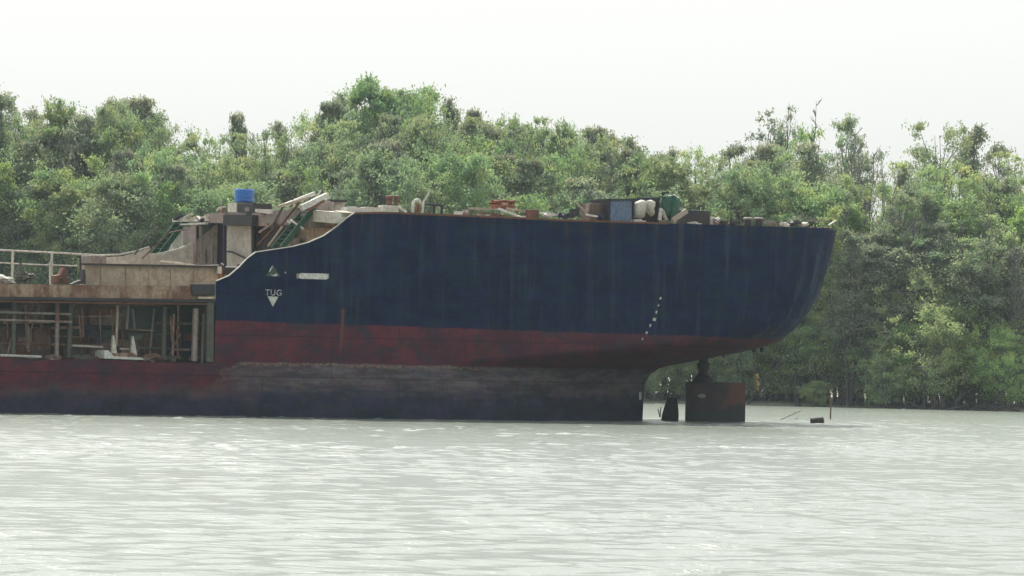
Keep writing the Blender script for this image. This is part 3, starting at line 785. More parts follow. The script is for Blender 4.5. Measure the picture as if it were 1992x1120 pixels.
for kk in range(4):
    an = math.pi / 2 * kk
    mb = MB(); pr = []
    for i in range(9):
        r = .3 + 1.85 * i / 8; wd = [.20, .30, .42, .48, .50, .46, .40, .30, .16][i]; tw = R(38) - R(20) * i / 8
        pr.append((r, wd, tw))
    vs = []
    for r, wd, tw in pr:
        for e in (-1, -.4, .4, 1):
            for th in (-.03, .03):
                ls = e * (.42 - .11 * r) + .10 * (r - 1); lt = -e * wd * .7
                yy, z_ = lt + th, r
                vs.append((pc.x + ls, yy * math.cos(an) - z_ * math.sin(an), -.95 + yy * math.sin(an) + z_ * math.cos(an)))
    fs = []
    for i in range(8):
        b0, b1 = i * 8, (i + 1) * 8
        for e in range(3):
            fs += [(b0 + 2 * e, b0 + 2 * e + 2, b1 + 2 * e + 2, b1 + 2 * e), (b0 + 2 * e + 1, b1 + 2 * e + 1, b1 + 2 * e + 3, b0 + 2 * e + 3)]
        fs += [(b0, b1, b1 + 1, b0 + 1), (b0 + 6, b0 + 7, b1 + 7, b1 + 6)]
    fs += [(64, 66, 67, 65), (66, 68, 69, 67), (68, 70, 71, 69)]
    mb.add(vs, fs)
    link('blade', mb, 'dark_steel', prop)
# stern frame boss
mb = MB(); mb.lathe((-.2, 0, -.95), [(.5, -.5), (.55, 0), (.4, .5)], 14, 'X'); link('stern_tube', mb, 'dark_steel', ship)

# ================================================================ things standing on the poop deck
def dz(s): return top(s) - .12
def ground(px, py, l):
    p = side(px, py, l); return Vector((p.x, l, dz(p.x)))
def pbox(mb, x0, y0, x1, y1, l, depth, floor=True):
    """box whose near face covers the pixel rectangle, standing on the deck"""
    a, b = side(x0, y1, l), side(x1, y0, l)
    z0 = dz(a.x) if floor else a.z
    return mb.box((a.x, l, z0), (b.x, l + depth, b.z))
def thing1(name, mb, mat, label, cat, group=None, anchor=None, **kw):
    if anchor is None:
        n_ = len(mb.v); anchor = Vector((sum(v[0] for v in mb.v) / n_, sum(v[1] for v in mb.v) / n_, min(v[2] for v in mb.v)))
    return tag(link(name, mb, mat, None, anchor, **kw), label, cat, group)
# blue drum on a box locker above the front bulkhead
l0 = 1.0
anc = front(474, 416, S_FR + .2)
lk = empty('locker', anc); tag(lk, 'dark open steel locker with a pale side panel under the blue drum', 'locker')
s1 = S_FR + .1
def fbox(mb, x0, y0, x1, y1, s, d): return mb.prism([front(x0, y1, s), front(x1, y1, s), front(x1, y0, s), front(x0, y0, s)], (d, 0, 0))
mb = MB(); fbox(mb, 458, 395, 493, 420, s1, 1.0); link('locker_body', mb, 'dark_steel', lk, anc)
mb = MB(); fbox(mb, 443, 395, 460, 417, s1 - .05, .9); link('side_panel', mb, 'pale_paint', lk, anc)
mb = MB(); fbox(mb, 476, 403, 485, 411, s1 - .04, .06); link('plate', mb, 'grey_paint', lk, anc)
c = front(475, 394, s1 + .5); r = (front(455, 380, s1 + .5) - front(495, 380, s1 + .5)).length / 2 * .92; r = 19.5 * 195 / F; h = front(475, 368, s1 + .5).z - c.z
mb = MB(); prof = [(r * .90, 0), (r * .97, .03), (r, .08), (r * .98, h * .33), (r * 1.02, h * .36), (r * .98, h * .39), (r * .98, h * .63), (r * 1.02, h * .66), (r * .98, h * .69), (r, h - .06), (r * .9, h)]
mb.lathe(c, prof, 28)
dr = thing1('drum', mb, 'plastic_blue', 'bright blue plastic drum standing on the dark locker', 'drum', anchor=c, smooth=False)
# debris pile of pale beams leaning on the near part of the poop front
beams = [(541, 402, 600, 384, -5.5, .16, 'wood_pale', 'thin pale plank at the low end of the beam heap near the stairs'), (556, 398, 612, 376, -5.2, .22, 'white_paint', 'middle white plank of the leaning beam heap'),
         (586, 404, 637, 380, -5.8, .34, 'white_paint', 'thick white beam sticking up to the right from the beam heap'), (600, 408, 630, 390, -5.9, .16, 'rust', 'red brown bar under the thick white beam'),
         (575, 396, 598, 380, -5.0, .12, 'wood_brown', 'short dark bar lying across the heap of pale planks')]
for x0, y0, x1, y1, l, wd, m, lb in beams:
    mb = MB(); mb.beam(side(x0, y0, l), side(x1, y1, l), wd, wd * .8)
    thing1('scrap_beam', mb, m, lb, 'beam', 'scrap beams heaped at the poop front')
for x0, y0, x1, y1, l in [(606, 392, 624, 370, -5.1), (586, 408, 604, 384, -5.6), (566, 402, 570, 388, -5.2)]:
    mb = MB(); mb.tube([side(x0, y0, l), side((x0 + x1) / 2 + 2, (y0 + y1) / 2, l), side(x1, y1, l)], .05, 6)
    thing1('bent_bar', mb, 'pale_paint' if x0 == 606 else 'wood_brown', {606: 'thin pale bent bar rising beside the thick white beam', 586: 'dark crooked bar crossing the white planks', 566: 'short dark bar upright at the low end of the planks'}[x0], 'bar')
# pale machinery boxes and slabs right of the beams
def deckbox(name, x0, y0, x1, y1, l, d, m, label, cat, **kw):
    mb = MB(); pbox(mb, x0, y0, x1, y1, l, d); return thing1(name, mb, m, label, cat, bevel=.02, **kw)
deckbox('steel_box', 628, 391, 646, 410, -5.2, .6, 'pink_grey_paint', 'grey pink steel box right of the thick white beam', 'box')
deckbox('steel_box', 650, 391, 671, 411, -4.8, .7, 'pale_paint', 'pale upright steel box between the beam heap and the white slab', 'box')
mb = MB(); a, b = side(640, 390, -5.0), side(672, 391, -5.0); mb.beam(a, b, .5, .10); thing1('cover_plate', mb, 'dark_steel', 'dark flat plate resting across the two steel boxes', 'plate')
mb = MB(); p = [side(x, y, -7.2) for x, y in ((675, 412), (745, 413), (741, 404), (720, 402), (700, 404), (690, 401), (677, 402))]; mb.prism(p, (0, .7, 0)); thing1('broken_slab', mb, 'white_paint', 'long broken white slab at the top corner of the bulwark', 'slab')
# bollard pair
an = ground(762, 412, -6.9); bl = empty('bollard_pair', an); tag(bl, 'rusty double bollard on a pale raised base', 'bollard')
mb = MB(); pbox(mb, 745, 400, 776, 413, -7.1, .6); link('base', mb, 'pale_paint', bl, an, bevel=.02)
for x, wd in ((757, .15), (771, .10)):
    a = side(x, 401, -6.8); t_ = side(x, 380, -6.8)
    mb = MB(); mb.lathe((a.x, -6.8, a.z - .02), [(wd, 0), (wd * .9, .25), (wd * 1.05, .3), (wd * .85, .34), (wd * 1.3, t_.z - a.z - .08), (wd * 1.3, t_.z - a.z), (wd * .6, t_.z - a.z + .02)], 12); link('post', mb, 'rust', bl, an)
mb = MB(); mb.beam(side(776, 402, -7.0), side(790, 412, -7.0), .12, .10); thing1('wood_offcut', mb, 'white_paint', 'small white plank leaning down beside the double bollard', 'plank')
# goose neck vent
an = ground(803, 414, -6.9)
P = [side(x, y, -6.9) for x, y in ((803, 415), (803, 398), (804, 393), (808, 389.5), (813, 389), (817, 392), (818, 397))]
mb = MB(); mb.tube(P, .075, 8); thing1('gooseneck_vent', mb, 'white_paint', 'white goose neck vent pipe curved over at its top', 'vent pipe', smooth=True)
mb = MB(); mb.tube([side(x, y, -6.6) for x, y in ((812, 413), (813, 400), (817, 394))], .09, 8); thing1('pipe_stub', mb, 'rust', 'short rusty pipe beside the white goose neck vent', 'pipe')
mb = MB(); mb.tube([side(x, y, -5.5) for x, y in ((822, 414), (824, 392), (831, 381), (837, 368))], [.06, .05, .045, .04], 8); thing1('bent_pole', mb, 'pale_paint', 'thin pale pole kinked near the goose neck vent', 'pole')
# dark frame
an = ground(846, 414, -6.7); fr = empty('frame_stand', an); tag(fr, 'low dark steel frame with a flat top right of the goose neck vent', 'frame')
for x in (845, 860):
    mb = MB(); pbox(mb, x - 2, 399, x + 2, 414, -6.7, .1); link('leg', mb, 'dark_steel', fr, an)
mb = MB(); mb.beam(side(828, 398, -6.65), side(862, 400, -6.65), .3, .08); link('top_bar', mb, 'dark_steel', fr, an)
# rust coloured rope heap
mb = MB(); c = side(978, 397, -5.6)
rg2 = random.Random(4)
for i in range(46):
    a = rg2.uniform(0, 6.28); r = rg2.uniform(.35, .62); zt_ = c.z + rg2.uniform(-.22, .16)
    P = [(c.x + r * math.cos(a + t * .5) * rg2.uniform(.9, 1.1), c.y + r * math.sin(a + t * .5), zt_ + rg2.uniform(-.05, .05)) for t in range(7)]
    mb.tube(P, rg2.uniform(.025, .05), 5)
for i in range(12): mb.beam((c.x + rg2.uniform(-.7, .7), c.y + rg2.uniform(-.3, .3), c.z + rg2.uniform(-.2, .1)), (c.x + rg2.uniform(-.75, .75), c.y + rg2.uniform(-.3, .3), c.z + rg2.uniform(0, .22)), .04, .04)
mb.lathe((c.x, c.y, c.z - .25), [(.42, 0), (.62, .1), (.60, .22), (.40, .26)], 16)
thing1('rope_coil', mb, 'rust_orange', 'ragged coil of rust orange rope on top of the planks', 'rope')
# planks in the middle of the poop
PL = [(912, 405, 968, 407, -6.9, .11, 'wood_pale', 'long pale plank under the left of the rust coil'), (970, 406, 1004, 418, -7.1, .12, 'white_paint', 'white plank slanting down under the rust coil'),
      (985, 405, 1030, 412, -6.6, .10, 'wood_pale', 'pale plank sloping from the coil to the small rusty box'), (1040, 412, 1092, 419, -6.8, .08, 'white_paint', 'narrow white plank right of the small rusty box'),
      (925, 413, 960, 415, -7.2, .10, 'wood_brown', 'brown plank low on the deck edge left of the coil'), (1118, 391, 1140, 412, -6.6, .055, 'wood_pale', 'thin pale stick leaning before the brown crate'),
      (1140, 417, 1162, 421, -7.2, .09, 'white_paint', 'short white plank at the foot of the brown crate'), (1286, 405, 1283, 428, -7.0, .16, 'white_paint', 'short white board standing beside the green tarpaulin'),
      (1289, 409, 1296, 428, -7.05, .14, 'wood_pale', 'pale orange board leaning under the green tarpaulin'), (1308, 428, 1336, 410, -7.1, .24, 'wood_pale', 'wide pale plank leaning on the black box')]
for x0, y0, x1, y1, l, wd, m, lb in PL:
    mb = MB(); mb.beam(side(x0, y0, l), side(x1, y1, l), .12, wd); thing1('plank', mb, m, lb, 'plank', 'loose planks on the poop deck')
deckbox('rusty_box', 1031, 408, 1049, 423, -7.1, .5, 'rust', 'small rusty box between the planks in mid poop', 'box')
deckbox('crate', 1149, 397, 1182, 421, -6.6, .9, 'wood_brown', 'brown crate behind the left of the blue grey tank', 'crate')
mb = MB(); mb.tube([side(1146, 398, -6.4), side(1142, 418, -6.4)], .11, 8); thing1('pipe_stub', mb, 'pink_grey_paint', 'grey pipe standing left of the brown crate', 'pipe')
# small scraps along the edge
def scraps(spec):
    for i, (x, y, rx, rz_, m, lb) in enumerate(spec):
        c = side(x, y, -7.15); mb = MB(); rg3 = random.Random(x)
        for q in range(3):
            a = Vector((c.x + rg3.uniform(-rx, rx) * .6, c.y + rg3.uniform(-.1, .2), c.z + rg3.uniform(-rz_, rz_) * .4))
            mb.beam(a - Vector((rx * .7, 0, rg3.uniform(-rz_, rz_) * .6)), a + Vector((rx * .7, .1, rg3.uniform(-rz_, rz_) * .6)), rg3.uniform(.12, .2), rz_ * .8)
        mb.lump((c.x, c.y + .1, c.z - rz_ * .3), (rx * .7, .2, rz_ * .8), 8, x, .3)
        thing1('scrap_heap', mb, m, lb, 'scrap', 'small scrap heaps along the deck edge')
scraps([(893, 417, .28, .16, 'white_paint', 'pale scrap at the deck edge, first heap right of the dark frame'), (908, 413, .22, .2, 'pink_grey_paint', 'grey pink scrap heap left of the long pale plank'),
        (945, 417, .3, .13, 'pale_paint', 'pale scrap below the long pale plank'), (972, 419, .3, .14, 'rust', 'rust brown scrap straight below the orange coil'), (1010, 421, .3, .12, 'pale_paint', 'pale scrap left of the small rusty box'),
        (1066, 417, .35, .12, 'white_paint', 'flat white scrap right of the small rusty box'), (1101, 419, .28, .16, 'dark_blue_paint', 'dark blue scrap half way between rusty box and crate'), (1116, 415, .3, .2, 'dark_steel', 'black scrap heap left of the thin leaning stick'),
        (1170, 420, .22, .18, 'dark_blue_paint', 'dark blue scrap against the foot of the blue grey tank'), (1245, 430, .4, .10, 'white_paint', 'thin white scrap below the white sacks'),
        (1395, 432, .25, .2, 'grey_paint', 'grey scrap right of the black box'), (1408, 434, .25, .13, 'dark_steel', 'dark scrap second right of the black box'), (1427, 432, .35, .14, 'dark_steel', 'dark low scrap left of the two mooring bollards'),
        (1505, 434, .45, .12, 'grey_paint', 'flat grey scrap right of the two mooring bollards'), (1530, 436, .25, .12, 'white_paint', 'small white scrap near the stern end'), (1547, 433, .28, .16, 'dark_steel', 'dark scrap left of the stern fairlead'),
        (1565, 436, .22, .12, 'pale_paint', 'small pale scrap touching the stern fairlead'), (1352, 433, .3, .06, 'white_paint', 'thin white scrap in front of the black box'), (1215, 431, .3, .05, 'rust', 'rusty scrap under the blue grey tank')])
# blue grey sheet tank in a dark frame
an = ground(1210, 428, -7.2); tk = empty('sheet_tank', an); tag(tk, 'large blue grey sheet metal tank in a dark frame', 'tank')
mb = MB(); pbox(mb, 1187, 389, 1231, 427, -7.1, 1.6); link('tank_body', mb, 'blue_grey_sheet', tk, an, bevel=.04)
for x in (1185.5, 1233): mb = MB(); pbox(mb, x - 1.6, 386, x + 1.6, 428, -7.2, 1.8); link('frame_post', mb, 'dark_steel', tk, an)
mb = MB(); a, b = side(1183, 388, -7.2), side(1236, 387, -7.2); mb.hexa([(a.x, -7.2, a.z - .05), (b.x, -7.2, b.z - .05), (b.x, -5.4, b.z - .05), (a.x, -5.4, a.z - .05), (a.x, -7.2, a.z + .03), (b.x, -7.2, b.z + .03), (b.x, -5.4, b.z + .03), (a.x, -5.4, a.z + .03)]); link('tank_cover', mb, 'dark_steel', tk, an)
# sack rack
an = ground(1258, 430, -6.6); rk = empty('steel_rack', an); tag(rk, 'dark steel rack that the two white sacks hang in', 'rack')
for x in (1239, 1281): mb = MB(); pbox(mb, x - 1.5, 386, x + 1.5, 430, -6.4, .12); link('post', mb, 'dark_steel', rk, an)
mb = MB(); mb.beam(side(1236, 388, -6.5), side(1283, 387, -6.5), .15, .16); link('top_bar', mb, 'dark_blue_paint', rk, an)
mb = MB(); pbox(mb, 1240, 390, 1280, 426, -5.9, .06); link('back_panel', mb, 'dark_steel', rk, an)
def sack(pts, l, lb):
    p = [side(x, y, l) for x, y in pts]; c = sum(p, Vector()) / len(p); n_ = len(p); vs = []; 
    for f_, dy in ((.55, -.30), (.88, -.20), (1.0, 0), (.88, .2), (.55, .3)):
        for q in p: vs.append(c + (q - c) * f_ + Vector((0, dy + .3, 0)))
    fs = [tuple(range(n_)), tuple(range(4 * n_, 5 * n_))[::-1]]
    for i in range(4):
        for j in range(n_): fs.append((i * n_ + j, (i + 1) * n_ + j, (i + 1) * n_ + (j + 1) % n_, i * n_ + (j + 1) % n_))
    mb = MB(); mb.add(vs, fs); o = thing1('sack', mb, 'sack_white', lb, 'sack', 'white sacks hung in the rack', smooth=True)
sack([(1236, 396), (1243, 392), (1252, 388), (1259, 389), (1261, 400), (1259, 415), (1257, 423), (1247, 425), (1238, 421), (1234, 410)], -7.2, 'fat white sack right against the blue grey tank')
sack([(1263, 390), (1272, 388), (1278, 391), (1277, 399), (1274, 407), (1276, 418), (1273, 421), (1267, 414), (1263, 404)], -7.1, 'narrow crumpled white sack between fat sack and the tall post')
# tall post with arm
P = [side(1290, 428, -6.2), side(1290, 374, -6.2)]; mb = MB(); mb.tube(P, .07, 8); mb.beam(side(1289, 375, -6.2), side(1301, 374.5, -6.2), .12, .09)
thing1('davit_post', mb, 'dark_steel', 'tall dark post with a short arm at its top right', 'post')
# green tarpaulin hung in folds
vs, fs = [], []
Lx = [(1289, 382, 1293, 404), (1294, 379, 1296, 424), (1299, 383, 1300, 428), (1304, 380, 1304, 428), (1308, 379, 1309, 427), (1314, 380, 1313, 425), (1319, 388, 1317, 415)]
for i, (xt, yt, xb, yb) in enumerate(Lx):
    for j in range(7):
        t = j / 6; p = side(xt + (xb - xt) * t + 1.0 * math.sin(j * 1.4 + i), yt + (yb - yt) * t, -6.8 + .14 * math.sin(i * 2.1 + j * .5)); vs.append(p)
n_ = 7
for i in range(6):
    for j in range(6): fs.append((i * n_ + j, (i + 1) * n_ + j, (i + 1) * n_ + j + 1, i * n_ + j + 1))
mb = MB(); mb.add(vs, fs); o = thing1('tarpaulin', mb, 'tarp_green', 'dark green tarpaulin bundle hanging right of the tall post', 'tarpaulin', smooth=True)
q = o.modifiers.new('thick', 'SOLIDIFY'); q.thickness = .25; q.offset = 0
mb = MB(); mb.lump(side(1312, 385, -6.6), (.24, .25, .17), 10, 6, .2); thing1('cloth_bundle', mb, 'sack_white', 'pale cloth bundle on top of the green tarpaulin', 'bundle')
mb = MB(); mb.lump(side(1317, 396, -6.4), (.12, .25, .30), 10, 8, .2); thing1('cloth_bundle', mb, 'dark_steel', 'dark cloth hanging down the right of the green tarpaulin', 'bundle')
# black box
deckbox('black_box', 1337, 410, 1381, 434, -6.9, 1.1, 'dark_steel', 'wide black box with a pale plank leaning on its left', 'box')
deckbox('small_post', 1383, 422, 1391, 435, -7.0, .25, 'pale_paint', 'short pale post right beside the black box', 'post')
# mooring bollards near the stern
for x, lb in ((1455, 'left one of two round mooring bollards near the stern'), (1476, 'right one of two round mooring bollards near the stern')):
    an = ground(x, 438, -6.6); bo = empty('mooring_bollard', an); tag(bo, lb, 'bollard', 'mooring bollards near the stern')
    t_ = side(x, 423, -6.6); H = t_.z - an.z
    mb = MB(); mb.lathe(an, [(.22, 0), (.19, .05), (.17, H - .12)], 14); link('post', mb, 'dark_steel', bo, an)
    mb = MB(); mb.lathe((an.x, an.y, an.z + H - .12), [(.17, 0), (.27, .04), (.27, .09), (.2, .12)], 14); link('cap', mb, 'grey_paint', bo, an)
# stern fairlead
def sd(px, py, back):   # skin of the rounded stern
    l = back; p = side(px, py, l); return p
an = side(1600, 438, -4.0); fl = empty('fairlead', (an.x, an.y, dz(an.x))); ap = Vector((an.x, an.y, dz(an.x)))
tag(fl, 'low dark roller fairlead on a pale plate at the stern end', 'fairlead')
mb = MB(); a, b = side(1572, 437, -4.2), side(1617, 438, -4.2); mb.box((a.x, -4.4, dz(an.x) - .02), (b.x, -3.6, dz(an.x) + .09)); link('base_plate', mb, 'pink_grey_paint', fl, ap)
for x, wx in ((1583, 7), (1597, 6), (1609, 5)):
    c = side(x, 431, -4.1); mb = MB(); mb.lathe((c.x, c.y, dz(an.x) + .07), [(.2, 0), (.13, .06), (.13, .14), (.21, .2), (.16, .24)], 12); link('roller', mb, 'dark_steel', fl, ap)
mb = MB(); mb.beam(side(1574, 428.5, -4.2), side(1611, 430, -4.2), .3, .05); link('top_bar', mb, 'grey_paint', fl, ap)
mb = MB(); mb.beam(side(1612, 438, -3.6), side(1626, 429, -3.6), .12, .06); link('horn', mb, 'pale_paint', fl, ap)

# ---------------------------------------------------------------- things on the main deck at the left
mb = MB(); mb.lump(side(42, 537, -7.0), (.35, .3, .22), 12, 5, .3); mb.lump(side(38, 524, -7.0), (.12, .15, .28), 8, 2, .3); mb.lump(side(60, 537, -7.0), (.25, .3, .13), 10, 9, .3)
thing1('winch', mb, 'olive_steel', 'dark grey winch shape behind the first rail posts', 'winch')
mb = MB(); a = side(108, 547, -7.2)
mb.prism([side(x, y, -7.2) for x, y in ((107, 552), (107, 536), (118, 534), (124, 520), (128, 522), (132, 537), (132, 552), (124, 552), (122, 542), (113, 542), (112, 552))], (0, .5, 0))
thing1('rusty_bracket', mb, 'rust', 'red brown rusty bracket standing beside the second rail post', 'bracket')
mb = MB(); mb.prism([side(x, y, -7.0) for x, y in ((140, 552), (148, 548), (160, 544), (163, 524), (166, 524), (167, 552))], (0, .4, 0)); thing1('bent_plate', mb, 'dark_steel', 'dark plate bent up at the left end of the hatch', 'plate')
for x, y, lb in ((4, 542, 'white rubble heap at the left edge of the deck'), (17, 546, 'small white rubble heap left of the winch')):
    mb = MB(); mb.lump(side(x, y, -7.1), (.28, .3, .16), 10, x, .35); thing1('rubble_heap', mb, 'white_paint', lb, 'rubble', 'white rubble on the main deck')
mb = MB(); mb.tube([side(150, 500, 6), side(156, 496, 6), side(157, 525, 6)], .06, 6); thing1('bent_pipe', mb, 'dark_steel', 'dark bent pipe standing beside the third rail post', 'pipe')
mb = MB(); mb.box((side(176, 512, 3).x, 3, MD(-34)), (side(207, 512, 3).x, 4.2, side(190, 497, 3).z)); thing1('vent_box', mb, 'grey_paint', 'grey vent box behind the left end of the hatch', 'box', bevel=.03)

# triangular white cradle in the open tank
an = side(240, 700, -7.4); cr = empty('cradle', an); tag(cr, 'white cradle with two pointed uprights lying in the cut open side', 'cradle')
mb = MB(); mb.prism([side(x, y, -8.05) for x, y in ((203, 683), (210, 681), (222, 693), (275, 695), (281, 700), (222, 698), (203, 697))], (0, 1.2, 0)); link('base_plate', mb, 'white_paint', cr, an)
mb = MB(); mb.prism([side(x, y, -8.0) for x, y in ((222, 687), (260, 686), (268, 693), (226, 694))], (0, 1.0, 0)); link('seat_plate', mb, 'sheer_paint', cr, an)
for pts in (((217, 690), (220, 652), (222, 652), (228, 688), (227, 692)), ((255, 688), (258, 654), (260, 654), (267, 690), (262, 693))):
    mb = MB(); mb.prism([side(x, y, -7.7) for x, y in pts], (0, .18, 0)); link('upright', mb, 'pale_paint', cr, an)
mb = MB(); mb.beam(side(232, 678, -7.3), side(250, 679, -7.3), .2, .1); link('cross_bar', mb, 'wood_pale', cr, an)

# ---------------------------------------------------------------- things around the stern
mb = MB(); a = side(1473, 686, -1.5); b = side(1472, 728, -1.5)
mb.tube([a, (a.x + .03, a.y, (a.z + b.z) / 2), b], .028, 6)
thing1('hanging_rope', mb, 'wood_brown', 'thin dark rope hanging from under the stern', 'rope')
mb = MB()
for i in range(7):
    t = i / 6; q = side(1471 + 3 * math.sin(i * 2.2), 729 + 27 * t, -1.5); mb.lump(q, (.09 + .05 * math.sin(i * 1.9 + 1), .09, .09), 8, i, .25)
thing1('rope_bundle', mb, 'rope_yellow', 'frayed yellow bundle at the end of the hanging rope', 'rope')
# floating fender
c = at(1590, 812, 202); c.z = .12
mb = MB(); mb.lathe((0, 0, 0), [(.10, -.36), (.2, -.34), (.24, -.3), (.25, 0), (.24, .28), (.2, .33), (.1, .35)], 18, 'X')
mb.v = [tuple(Matrix.Rotation(R(-7), 3, 'Y') @ Vector(v) + c) for v in mb.v]
thing1('floating_fender', mb, 'rubber', 'dark barrel shaped fender afloat astern of the rudder', 'fender', frame='world')
def stick(name, pts, rad, m, lb, cat, group=None):
    mb = MB(); mb.tube(pts, rad, 6); return thing1(name, mb, m, lb, cat, group, frame='world')
d1 = CAMH * F / (816 - hor(1615)); b0 = at(1615, 816, d1)
t0 = at(1614, 752, d1)
stick('stake', [(b0.x, b0.y, -.4), (b0.x + .02, b0.y, .8), tuple(t0)], [.05, .045, .03], 'wood_brown', 'upright thin stake standing in the water right of the floating fender', 'stake')
for x0, y0, x1, y1, lb in [(1284, 812, 1280, 795, 'left twig of a forked pair between stern and propeller'), (1284, 812, 1285.5, 792, 'right twig of a forked pair between stern and propeller')]:
    a = at(x0, y0, 205); b = at(x1, y1, 205); stick('twig', [tuple(a), tuple(b)], .03, 'bark', lb, 'twig', 'forked twigs at the propeller')
for x0, y0, x1, y1, lb in [(1517, 817, 1556, 799, 'long thin floating stick slanting up behind the rudder'), (1545, 816, 1552, 811, 'tiny floating stick left of the dark fender'), (1563, 808, 1562, 797, 'tiny upright stick left of the dark fender')]:
    D = CAMH * F / (y0 - hor(x0)); a = at(x0, y0, D); b = at(x1, y1, D + 1.5); stick('twig', [tuple(a), tuple(b)], .025, 'wood_brown', lb, 'twig', 'sticks in the water behind the rudder')

# ================================================================ bank and forest
BX = np.linspace(-700, 700, 90)
def shore(x): return 316 - 0.16 * x + 2.5 * math.sin(x * .09) + 1.5 * math.sin(x * .31 + 1)
vs, fs = [], []
rows = [(-2.0, -.6), (0, -.02), (1.5, .10), (5, .3), (15, .6), (60, .9), (500, 1.0), (3000, 1.2)]
for x in BX:
    for dd, zz_ in rows: vs.append((x * (1 if dd < 400 else 3), shore(max(-80, min(80, x))) + dd, zz_))
nr_ = len(rows)
for i in range(len(BX) - 1):
    for j in range(nr_ - 1): fs.append((i * nr_ + j, (i + 1) * nr_ + j, (i + 1) * nr_ + j + 1, i * nr_ + j + 1))
mb = MB(); mb.add(vs, fs); o = link('ground', mb, 'mud', None, (0, 0, 0), True, frame='world'); tag(o, 'muddy bank under the mangroves', 'ground', kind='structure')

def leaf_mat(name, ca, cb, cc):
    k = NT(name)
    oi = k.n('ShaderNodeObjectInfo')
    at_ = k.n('ShaderNodeAttribute'); at_.attribute_name = 'tint'
    n1 = k.noise(k.coord((1, 1, 1)), 0.42, 4, 0.65)
    c = k.mix(k.step(n1, .35, .66), ca, cb)
    c = k.mix(k.step(at_.outputs['Fac'], .62, 1.0), c, cc)
    c = k.mix(k.step(at_.outputs['Fac'], .22, .0), c, (.13, .15, .17))
    hsv = k.n('ShaderNodeHueSaturation')
    k.put(hsv.inputs['Hue'], k.math('ADD', .478, k.math('MULTIPLY', oi.outputs['Random'], .05)))
    r2 = k.math('FRACT', k.math('MULTIPLY', oi.outputs['Random'], 17.3))
    k.put(hsv.inputs['Value'], k.math('ADD', .8, k.math('MULTIPLY', r2, .4)))
    r3 = k.math('FRACT', k.math('MULTIPLY', oi.outputs['Random'], 7.7))
    k.put(hsv.inputs['Saturation'], k.math('ADD', .58, k.math('MULTIPLY', r3, .42)))
    k.t.links.new(c, hsv.inputs['Color'])
    df = k.n('ShaderNodeBsdfDiffuse'); tr = k.n('ShaderNodeBsdfTranslucent'); gl = k.n('ShaderNodeBsdfGlossy')
    k.t.links.new(hsv.outputs[0], df.inputs[0])
    k.t.links.new(k.mix(1.0, hsv.outputs[0], (1.2, 1.22, .85), 'MULTIPLY'), tr.inputs[0])
    gl.inputs['Roughness'].default_value = .6; gl.inputs[0].default_value = (.8, .85, .8, 1)
    m1 = k.n('ShaderNodeMixShader'); m1.inputs[0].default_value = .46
    k.t.links.new(df.outputs[0], m1.inputs[1]); k.t.links.new(tr.outputs[0], m1.inputs[2])
    m2 = k.n('ShaderNodeMixShader'); m2.inputs[0].default_value = .04
    k.t.links.new(m1.outputs[0], m2.inputs[1]); k.t.links.new(gl.outputs[0], m2.inputs[2])
    k.t.links.new(m2.outputs[0], k.out.inputs['Surface'])
    MATS[name] = k.m
leaf_mat('leaf_green', (0.184, 0.295, 0.163), (0.274, 0.400, 0.160), (0.416, 0.429, 0.177))
leaf_mat('leaf_dusky', (0.204, 0.268, 0.225), (0.261, 0.336, 0.213), (0.380, 0.348, 0.268))
leaf_mat('leaf_bright', (0.242, 0.374, 0.147), (0.331, 0.467, 0.148), (0.478, 0.463, 0.187))

def leaf_mesh(name, cl, per, size, seed, mat):
    """cl: array of clump centres and radii (x, y, z, r)"""
    rg = np.random.RandomState(seed)
    N = len(cl) * per
    ci = np.repeat(np.arange(len(cl)), per)
    d = rg.normal(size=(N, 3)); d /= np.linalg.norm(d, axis=1)[:, None]
    g = rg.normal(size=(N, 3)) * .5
    # each clump is a spray: a few sprigs that fan up and outwards
    sp = rg.normal(size=(len(cl), 5, 3)) * .62; sp[:, :, 2] = np.abs(sp[:, :, 2]) * .8 - .15
    si = rg.randint(0, 5, N); tt = rg.uniform(0, 1.15, N)
    c = cl[ci, :3] + (g * .55 + sp[ci, si] * tt[:, None] * 1.25) * cl[ci, 3][:, None] * np.array([1, 1, .85])
    u = rg.normal(size=(N, 3)); u[:, 2] -= .5; u /= np.linalg.norm(u, axis=1)[:, None]
    q = rg.normal(size=(N, 3)); v = np.cross(u, q); v /= np.linalg.norm(v, axis=1)[:, None]
    L = size * rg.uniform(.6, 1.4, N); Wd = L * rg.uniform(.34, .55, N)
    p = np.stack([c - u * L[:, None] * .5, c + v * Wd[:, None] * .5, c + u * L[:, None] * .5, c - v * Wd[:, None] * .5], 1).reshape(-1, 3)
    m = bpy.data.meshes.new(name)
    m.vertices.add(len(p)); m.vertices.foreach_set('co', p.astype(np.float32).ravel())
    m.loops.add(len(p)); m.loops.foreach_set('vertex_index', np.arange(len(p), dtype=np.int32))
    m.polygons.add(N); m.polygons.foreach_set('loop_start', np.arange(0, 4 * N, 4, dtype=np.int32))
    m.update(calc_edges=True)
    t = m.attributes.new('tint', 'FLOAT', 'FACE')
    ct = rg.uniform(0, 1, len(cl))
    t.data.foreach_set('value', np.clip(ct[ci] * .75 + rg.uniform(0, .25, N), 0, 1).astype(np.float32))
    m.materials.append(MATS[mat])
    return m
def wood(mb, a, b, r0, r1, rg, n=4, bend=.12):
    a, b = Vector(a), Vector(b); L = (b - a).length; P = []
    for i in range(n + 1):
        t = i / n; e = bend * L * math.sin(math.pi * t)
        P.append(a.lerp(b, t) + Vector((rg.uniform(-e, e), rg.uniform(-e, e), rg.uniform(-e, e) * .3)))
    mb.tube(P, [r0 + (r1 - r0) * i / n for i in range(n + 1)], 6, cap=False)
    return P
PROTO = {}
